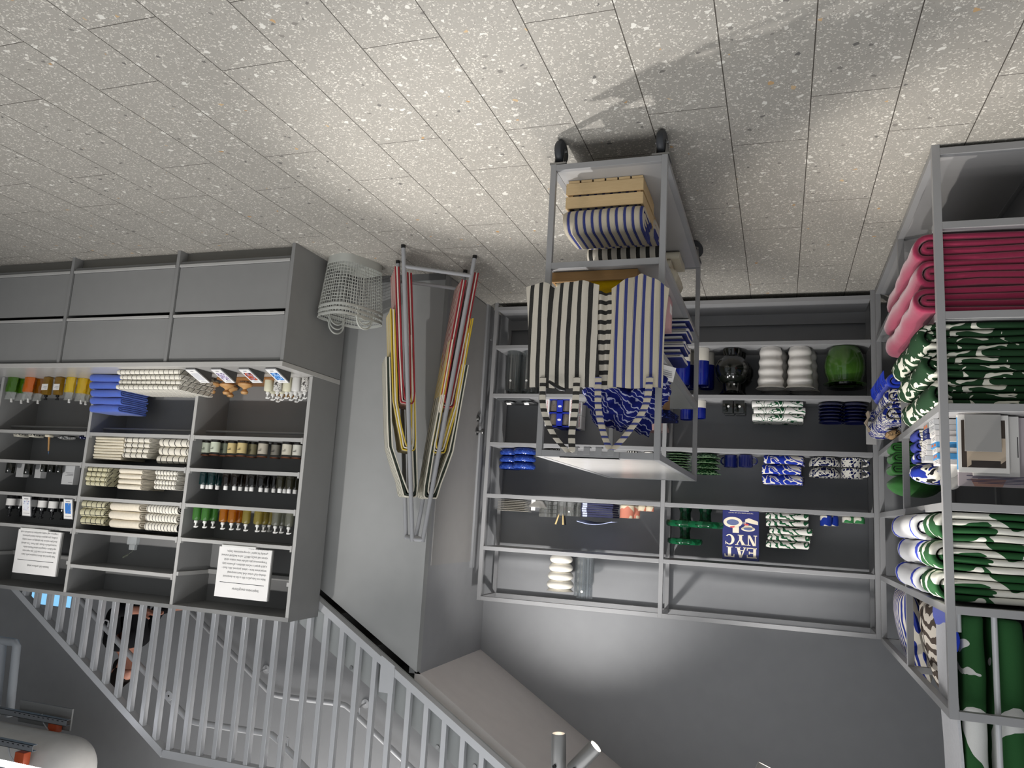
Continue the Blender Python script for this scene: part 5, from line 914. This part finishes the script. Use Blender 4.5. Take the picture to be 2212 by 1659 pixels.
def ell(mb, cx, cz, rx, rz_, y=-.0008, n=24): mb.prism([(cx+rx*math.cos(2*PI*i/n), cz+rz_*math.sin(2*PI*i/n)) for i in range(n)], y, 0)
ell(il, bw_*.22, bh*.24, bw_*.26, bh*.11); ell(il, -bw_*.20, bh*.36, bw_*.19, bh*.05); il.prism([(-bw_*.38, bh*.36), (-bw_*.02, bh*.36), (-bw_*.12, bh*.29), (-bw_*.28, bh*.29)], -.0008, 0); il.prism([(bw_*.05, bh*.33), (bw_*.22, bh*.33), (bw_*.22, bh*.45), (bw_*.05, bh*.45)], -.0008, 0); il.prism([(-bw_*.47, bh*.20), (-bw_*.22, bh*.14), (-bw_*.12, bh*.17), (-bw_*.12, bh*.22), (-bw_*.3, bh*.25), (-bw_*.47, bh*.27)], -.0008, 0)
il.build('plate_drawing', CRM, cv, smooth=0); i2 = MB(); ell(i2, bw_*.22, bh*.24, bw_*.17, bh*.06, -.0012); ell(i2, -bw_*.20, bh*.36, bw_*.12, bh*.028, -.0012); i2.build('food_drawing', pm('sketch_blue', '#5d6a93', .6), cv, smooth=0)
i3 = MB(); i3.prism([(bw_*.16, bh*.315), (bw_*.30, bh*.33), (bw_*.28, bh*.35), (bw_*.18, bh*.345)], -.0013, 0).prism([(-bw_*.22, bh*.26), (-bw_*.1, bh*.25), (-bw_*.1, bh*.285), (-bw_*.2, bh*.29)], -.0013, 0); i3.build('red_drawing', pm('drawing_red', '#cf4a4a', .6), cv, smooth=0)
i4 = MB(); [i4.prism([(-bw_*.14+k*bw_*.035, bh*.22), (-bw_*.125+k*bw_*.035, bh*.22), (-bw_*.125+k*bw_*.035, bh*.27), (-bw_*.14+k*bw_*.035, bh*.27)], -.0013, 0) for k in range(4)]; i4.build('fork_drawing', CRM, cv, smooth=0)
text('THE FOOD RECIPES THAT FUEL THE CITY', .0085, CRM, cv, (0, -.0008, bh*.035), (PI/2, 0, 0), 'CENTER', 'subtitle'); tag(MB().box((-.06, 0, 0), (.06, .012, .004)).build('price_strip', PAPER, None, spot_(1597, 1102, 5.443, L4)), 'white price strip on the shelf edge under the cookbook', 'price strip')
pile(1658, 1750, 1110, 5.49, L4, 5, .046, GP2, .24, 'white and dark green leaf print folded cloth', 'folded printed textiles on back shelving', .05, .007, jit=.012)
CB1 = blobs('blue_drop_print', ['#20399a', '#e9e4d6'], 13, .4, (.47,), (1, 1, .8), 0, .25, 0); CB2 = blobs('green_drop_print', ['#3f8a52', '#e9e4d6'], 13, .4, (.44,), (1, 1, .8), 0, .25, 0)
for px, m_, Y, r, h_, lb in ((1784, CB1, 5.52, .036, .068, 'white and blue patterned cup in front'), (1800, CB1, 5.58, .032, .066, 'white and blue patterned cup half hidden by another'), (1832, CB2, 5.53, .037, .042, 'white and green patterned cup nearer the blue ones'), (1855, CB2, 5.53, .036, .042, 'white and green patterned cup nearest the textile rack')): mug(lb, spot_(px, 1116, Y, L4), r, h_, m_, 'small patterned cups', 2, False, 'small_cup', 'cup')
# level 5
def bub():
    out = []
    for i in range(41):
        f = i/40; k = min(3, int(f*4)); g = f*4-k; out.append((.062+.020*f+.022*math.sin(PI*min(1, g))**.8-.004, f*.235))
    return shell(out+[(.088, .245), (.098, .252)], .006)
vessel('bubble_vase', 'white bulging stacked-ring vase on the highest shelf', 'vase', spot_(1213, 1200, 5.58, L5), bub(), CREAM); go = shell([(.045, 0), (.05, .004), (.052, .02), (.053, .275), (.055, .285)], .006)
g1 = vessel('glass_vase', 'ribbed clear glass vase with dot on the highest shelf', 'vase', spot_(1266, 1203, 5.56, L5), go, glassy('ribbed_glass_top', '#e6eaec', .16, d=.05), 'ribbed glass vases', 84, rgf, 25); MB().cyl((.008, -.053, .238), (.008, -.058, .238), .009, 16).build('dot_sticker', WHITE, g1)
g2 = dup(g1, spot_(1259, 1202, 5.69, L5), 'ribbed clear glass vase right behind the dotted one on the highest shelf')
# ------------------------------------------------------------------ things on the textile rack (folds face the aisle)
def rackpile(z, n_, h_, y0, y1, xf, D, m_, lab, group, wob=.012, name='folded_blanket', cat='blanket', jx=.02, trims=None):
    pos = ['directly on its shelf', 'in the middle', 'on top of pile']
    for i in range(n_):
        p, t_ = spiral(D, h_*.98); mb = MB(); mb.ribbon(p, t_, -(y1-y0)/2, (y1-y0)/2, 14, wob, RND.random()*50); o = mb.build(name, m_, None, (xf+RND.uniform(-jx, jx), (y0+y1)/2, z), (0, 0, PI/2+RND.uniform(-.02, .02)), 55); tag(o, lab+', '+(pos[i] if n_ == 3 else pos[i*2]), cat, group); z += h_
    return z
PINK = cloth('raspberry_wool', '#98294b', .5, 500); rackpile(L1+.002, 3, .112, 3.415, 4.33, -.505, .48, PINK, 'raspberry pink wool blanket', 'pink wool blankets', .014)
GB = blobs('green_white_wool', ['#d7d6c9', '#1c3b22', '#1c3b22', '#d7d6c9'], 7.5, 1.0, (.385, .5, .625), (1, 1.0, 2.4), 2); rackpile(L2+.002, 3, .113, 3.415, 4.15, -.535, .45, GB, 'dark green wool blanket with cream shapes', 'dark green blankets', .014)
WG = blobs('white_green_wool', ['#23512c', '#23512c', '#e3e2d8'], 5.5, .9, (.36, .50), (1.1, 1.2, 1.6), 1); rackpile(L4+.002, 3, .112, 3.415, 3.74, -.545, .44, WG, 'white blanket with green bands', 'white and green blankets', .012)
WW = stripes('white_blue_edge', [(0, '#e6e6e8'), (.90, '#2340c2'), (.985, '#e6e6e8')], .5, 0, .44); rackpile(L4+.002, 3, .112, 3.75, 4.34, -.535, .43, WW, 'fluffy white blanket with a royal blue edge', 'white blue-edged blankets', .014)
# far bay: fringed blue blanket, patterned throw, tassels, leopard pouch
BF = cloth('royal_blue_wool', '#2141c8', .4, 400); o = towel(BF, .62, .38, .085, 'fringed_blanket', 10, .008, 3, None, (-.535, 4.80, L2+.001), (0, 0, PI/2)); tag(o, 'royal blue fringed blanket beneath the patterned throw in far bay', 'blanket')
fr = MB(); [fr.tube([(-.0+.001*RND.random(), -.30+i*.03, .055+RND.uniform(-.006, .006)), (.012, -.30+i*.03+RND.uniform(-.006, .006), .03), (.014, -.30+i*.03+RND.uniform(-.01, .01), -.012)], .003, 5) for i in range(21)]
q = fr.build('fringe', BF, None); q.parent = o; q.rotation_euler = (0, 0, -PI/2); q.location = (0, 0.0, .0)
TB = blobs('blue_white_throw', ['#15257a', '#15257a', '#e8e4d8', '#1b2d8c'], 14, 2.0, (.3, .46, .56), (1, 1, 1), 2)
z = L2+.087
for i, h_ in enumerate((.085, .10)): z += .0; o = towel(TB, .78+.03*i, .38, h_, 'patterned_throw', 12, .016, 7+i, None, (-.525+.015*i, 4.86, z), (0, 0, PI/2)); tag(o, 'blue and white patterned throw with cords, '+('lower fold' if i == 0 else 'upper fold'), 'throw', 'patterned throws'); z += h_
CORD = cloth('cord_beige', '#b3a48f', 0, 600)
for i in range(3):
    y = 5.16-.045*i; c_ = MB().tube([(-.51, y, z-.03), (-.50+.01*i, y+.01, z-.075), (-.505, y-.005, z-.115), (-.50, y, z-.145)], [.005, .005, .005, .007], 8).build('cord', CORD, o); c_.matrix_parent_inverse = o.matrix_world.inverted(); c_.parent = o
    bpy.context.view_layer.update(); c_.matrix_parent_inverse = o.matrix_world.inverted()
lump('leopard_pouch', 'leopard print pouch lying on the patterned throw in the far bay', 'pouch', blobs('leopard_print', ['#1a1512', '#a8875c', '#1a1512', '#b5946a'], 34, 1, (.40, .5, .55), rough=.8), (-.66, 4.75, z+.002), (.10, .13, .035), 4, .15, 2, None, 4)
lump('striped_pouch', 'dark pouch with a white ticked edge beside the leopard pouch', 'pouch', stripes('tick_edge', [(0, '#191a22'), (.75, '#cfd0d6')], .012, 1, 0), (-.68, 4.52, z+.002), (.09, .09, .03), 6, .15, 2, None, 4)
t = thing('shelf_card', 'pale grey price card holder on the front corner post', 'card', (-.545, 5.375, .885)); MB().box((-.03, 0, 0), (.03, .004, .145), .001).build('card_plate', pm('pale_plate', '#bdbbb9', .4), t, smooth=0); MB().box((-.03, .004, .0), (-.026, .016, .145)).build('clip', GREY, t, smooth=0)
# level C: small cartons, striped and green caps, art books
BXC = [pm('carton_paper', '#dcd9d6', .6), pm('carton_navy', '#27336f', .5), pm('carton_skyblue', '#4a97d0', .5), pm('carton_grey', '#8f9190', .4), pm('carton_silver', '#c4c5c6', .35)]; ORG = pm('carton_orange', '#d4703e', .5); PRT = pm('print_grey', '#8f8f93', .8)
kc = ['grey and orange', 'navy printed', 'navy printed', 'white', 'white', 'plain white', 'silver'], ['silver tubed', 'silver tubed', 'white', 'white', 'sky blue with orange lozenges', 'white printed', 'sky blue with orange lozenges', 'small cream']
ki = [3, 1, 1, 0, 0, 0, 4], [4, 4, 0, 0, 2, 0, 2, 0]
for c_ in (0, 1):
    for i, w_ in enumerate(kc[c_]):
        z = L3+i*.0235; y = 3.78-.13*c_; t = thing('small_carton', f'{w_} slim carton, {ORD[i]} from the shelf in the {"nearer" if c_ else "farther"} carton stack', 'carton', (-.60-.004*i*(c_-.5), y+RND.uniform(-.004, .004), z), PI/2+RND.uniform(-.04, .04), 'slim cartons in two stacks')
        MB().box((-.055, 0, 0), (.055, .16, .0225), .001).build('carton_body', BXC[ki[c_][i]], t, smooth=0)
        pr = MB()
        if 'orange' in w_: [pr.box((x, -.0008, .006), (x+.03, 0, .017), .002) for x in (-.04, .008)]; pr.build('lozenge', ORG, t, smooth=0)
        else: pr.box((-.045, -.0006, .012), (.0, 0, .015)).box((-.045, -.0006, .006), (.02, 0, .008)).build('print', PRT, t, smooth=0)
NSC = stripes('navy_zebra', [(0, '#1c3190'), (.55, '#e6e2d6')], .05, 1, .1, .03); GC = cloth('leaf_green_knit', '#3f7f3c', .2, 300); z = L3
for i in range(3): o = towel(NSC, .15, .22, .05, 'striped_beanie', 8, .008, 40+i, None, (-.58, 4.02, L3+.001+i*.051), (0, 0, PI/2)); tag(o, 'navy and white striped folded cap, '+['on the shelf', 'second in its pile', 'on top'][i], 'cap', 'striped folded caps')
o = lump('striped_beanie', 'large navy and white striped cap with black bands on the cap pile', 'cap', blobs('navy_cap_print', ['#1c3190', '#e6e2d6', '#14161c'], 11, 1.5, (.5, .64), (1, 2.5, 1), 0), (-.66, 3.98, L3+.157), (.10, .11, .05), 9, .1, 1.5, None, 4); o['group'] = 'striped folded caps'
for i in range(3): o = towel(GC, .20, .24, .055, 'green_beanie', 8, .01, 50+i, None, (-.55, 4.60, L3+.001+i*.056), (0, 0, PI/2)); tag(o, 'leaf green folded knit cap, '+['on the shelf', 'second in its pile', 'third in its pile'][i], 'cap', 'green folded caps')
o = lump('green_beanie', 'big leaf green knit cap on top of the green pile', 'cap', GC, (-.67, 4.60, L3+.171), (.13, .12, .06), 12, .08, 1.5, None, 4); o['group'] = 'green folded caps'
def panel(name, label, cat, px0, px1, py, Y, h_, th, mats, lean=-.08, group=None):
    a, b = at(px0, py, Y=Y), at(px1, py, Y=Y); w_ = abs(a.x-b.x); t = thing(name, label, cat, ((a.x+b.x)/2, Y, L3), 0, group); f = MB().box((-w_/2, 0, 0), (w_/2, th, h_), .001).build('cover', mats, t, (0, 0, .001), (lean, 0, 0), smooth=0); return t, f, w_
PG_ = 'art books on the textile rack'
t, f, w_ = panel('board', 'plain grey square board in front of the framed print', 'board', 2083, 2162, 900, 3.435, .145, .006, pm('board_grey', '#8f8e8c', .6), -.05)
t, f, w_ = panel('art_book', 'white-bordered print with a dark and beige landscape behind grey board', 'book', 2068, 2178, 900, 3.46, .225, .02, pm('book_white', '#e3e1dd', .5), -.06, PG_)
MB().box((-w_/2+.012, -.0008, .02), (w_/2-.012, 0, .205)).build('print_dark', pm('print_brown', '#3a3028', .6), f, smooth=0); MB().prism([(-w_/2+.012, .09), (w_/2-.03, .09), (w_/2-.03, .205), (w_/2-.05, .19), (-w_/2+.03, .19), (-w_/2+.012, .175)], -.0014, -.0008).build('print_sand', pm('print_beige', '#b8a894', .6), f, smooth=0); MB().box((-w_/2+.03, -.0018, .178), (w_/2-.045, -.0014, .204)).build('print_strip', pm('print_black', '#2b2420', .6), f, smooth=0)  # printed landscape with a dark strip along its upper edge
MB().box((w_/2+.0002, .002, .01), (w_/2+.0012, .018, .215)).build('spine', pm('spine_blue', '#4f9fd8', .5), f, smooth=0)
t, f, w_ = panel('art_book', 'pale book with a vertical spine title behind the landscape print', 'book', 2100, 2200, 900, 3.485, .235, .018, pm('book_grey', '#d5d3d0', .5), -.06, PG_); MB().box((-w_/2+.004, -.0008, .08), (-w_/2+.007, 0, .16)).build('print', INK, f, smooth=0)
t, f, w_ = panel('art_book', 'tall pinkish book with printed text and portrait behind the others', 'book', 2068, 2240, 900, 3.52, .275, .02, pm('book_lilac', '#c9bfc4', .5), -.06, PG_)
tl = MB(); [tl.box((-w_*.42, -.0008, .232+.0055*i), (w_*.40-.02*(i % 3), 0, .2345+.0055*i)) for i in range(6)]; tl.build('print', pm('print_violet', '#55506e', .8), f, smooth=0); MB().prism([(-w_*.1, .245), (w_*.35, .245), (w_*.3, .274), (-w_*.05, .274)], -.0006, 0).build('portrait', pm('portrait_skin', '#c59a8c', .7), f, smooth=0)
for i, (px, py, r, m_, lb) in enumerate(((2052, 954, .028, WHITE, 'round white tin lid nearest the shelf surface by the post'), (2054, 988, .025, blobs('pink_rose', ['#b8324e', '#ece6e2'], 60, 1, (.47,), bump=0), 'round lid with a pink motif between two white lids'), (2052, 1015, .034, WHITE, 'larger round white lid above the pink one'), (2056, 1040, .034, WHITE, 'round white lid farthest from the shelf'))):
    p = at(px, py, Y=3.60+.02*i); t = thing('tin', lb, 'tin', p, 0, 'round tins behind the corner post'); MB().cyl((0, 0, 0), (0, .06, 0), r, 28).build('tin_body', pm('tin_grey', '#a9a9a8', .4, .3), t); MB().cyl((0, -.002, 0), (0, 0, 0), r*.97, 28).build('lid', m_, t)
# level E: cushions and the hanging blanket
def cushion(label, c, a, b, th, rot, m_, group='cushions on the top rack shelf'):
    mb = MB()
    def fn(s): return lambda u, v: (lambda x, y: (s*th*(max(0, 1-abs(x)**2.6)*max(0, 1-abs(y)**2.6))**.55, a*x*(1-.07*(1-y*y)*abs(x)), b*y*(1-.07*(1-x*x)*abs(y))))(2*u-1, 2*v-1)
    mb.grid(fn(1), 24, 24).grid(fn(-1), 24, 24); o = mb.build('cushion', m_, None, c, rot, 70); return tag(o, label, 'cushion', group)
ZB_ = wavy('brown_zebra', '#d8cfc2', '#4b3f36', 5.0, 7, .52, 'Z', dsc=1.2); BLF = wavy('blue_zebra', '#ddd6c8', '#1d2f86', 7, 5, .5, 'Y', dsc=1.0)
cushion('large cream and brown zebra-patterned cushion leaning on rack shelf', (-.735, 4.28, 2.115), .32, .25, .07, (0, -.2, 0), ZB_); cushion('cream and royal blue leaf-patterned cushion in the far bay', (-.69, 4.93, 2.10), .25, .235, .07, (0, -.2, 0), BLF); cushion('dark patterned cushion at the far corner of the rack', (-.80, 5.16, 2.08), .2, .22, .06, (0, -.15, .1), blobs('dark_cushion', ['#17161a', '#3a2d26', '#b9a994'], 7, 1, (.45, .62)))
cushion('black textured cushion behind the hanging green blanket', (-.86, 3.70, 2.02), .10, .15, .05, (0, -.1, 1.2), blobs('black_tick', ['#101014', '#2b2c30'], 70, 0, (.52,)))
HB_ = blobs('hanging_wool', ['#dcdcd8', '#2b5a30', '#2b5a30', '#dcdcd8'], 4.2, .9, (.36, .5, .66), (1, 1, 1), 1)
P = [(.12, .0), (.02, .0)]+arc(.02, -.02, .02, 90, 270, 5)[1:]+[(.10, -.045)]+arc(.10, -.07, .025, 90, -90, 5)[1:]+[(.03, -.098)]+arc(.03, -.135, .037, 90, 270, 6)[1:]+[(.12, -.175)]
P = [(a+.22*(a > .09), -b) for a, b in P]; mb = MB(); mb.ribbon(P, .034, 0, .95, 22, .012, 5); hb_ = mb.build('hanging_blanket', HB_, None, (-.668, 3.445, 1.872), (0, -PI/2, 0), 60); tag(hb_, 'tall green and white wool blanket hanging in the rack, above the frame', 'blanket')
gs = MB(); gs.grid(lambda u, v: (.006*math.sin(v*7)+.004*math.sin(u*5)+.012*(1-v)**2, u*.36-.005, v*.95), 10, 24, .010); sd_ = gs.build('pale_side', cloth('pale_wool', '#cfcfd2', .3, 400), None, (-.632, 3.455, 1.874), (0, 0, 0), 60); sd_.parent = hb_; bpy.context.view_layer.update(); sd_.matrix_parent_inverse = hb_.matrix_world.inverted()
gs = MB(); gs.grid(lambda u, v: (.006*math.sin(v*7)+.012*(1-v)**2+.004, u*.37-.008, v*(.13+.03*u)), 10, 8, .012); s2 = gs.build('blue_corner', BF, None, (-.630, 3.455, 1.873), (0, 0, 0), 60); s2.parent = hb_; s2.matrix_parent_inverse = hb_.matrix_world.inverted()
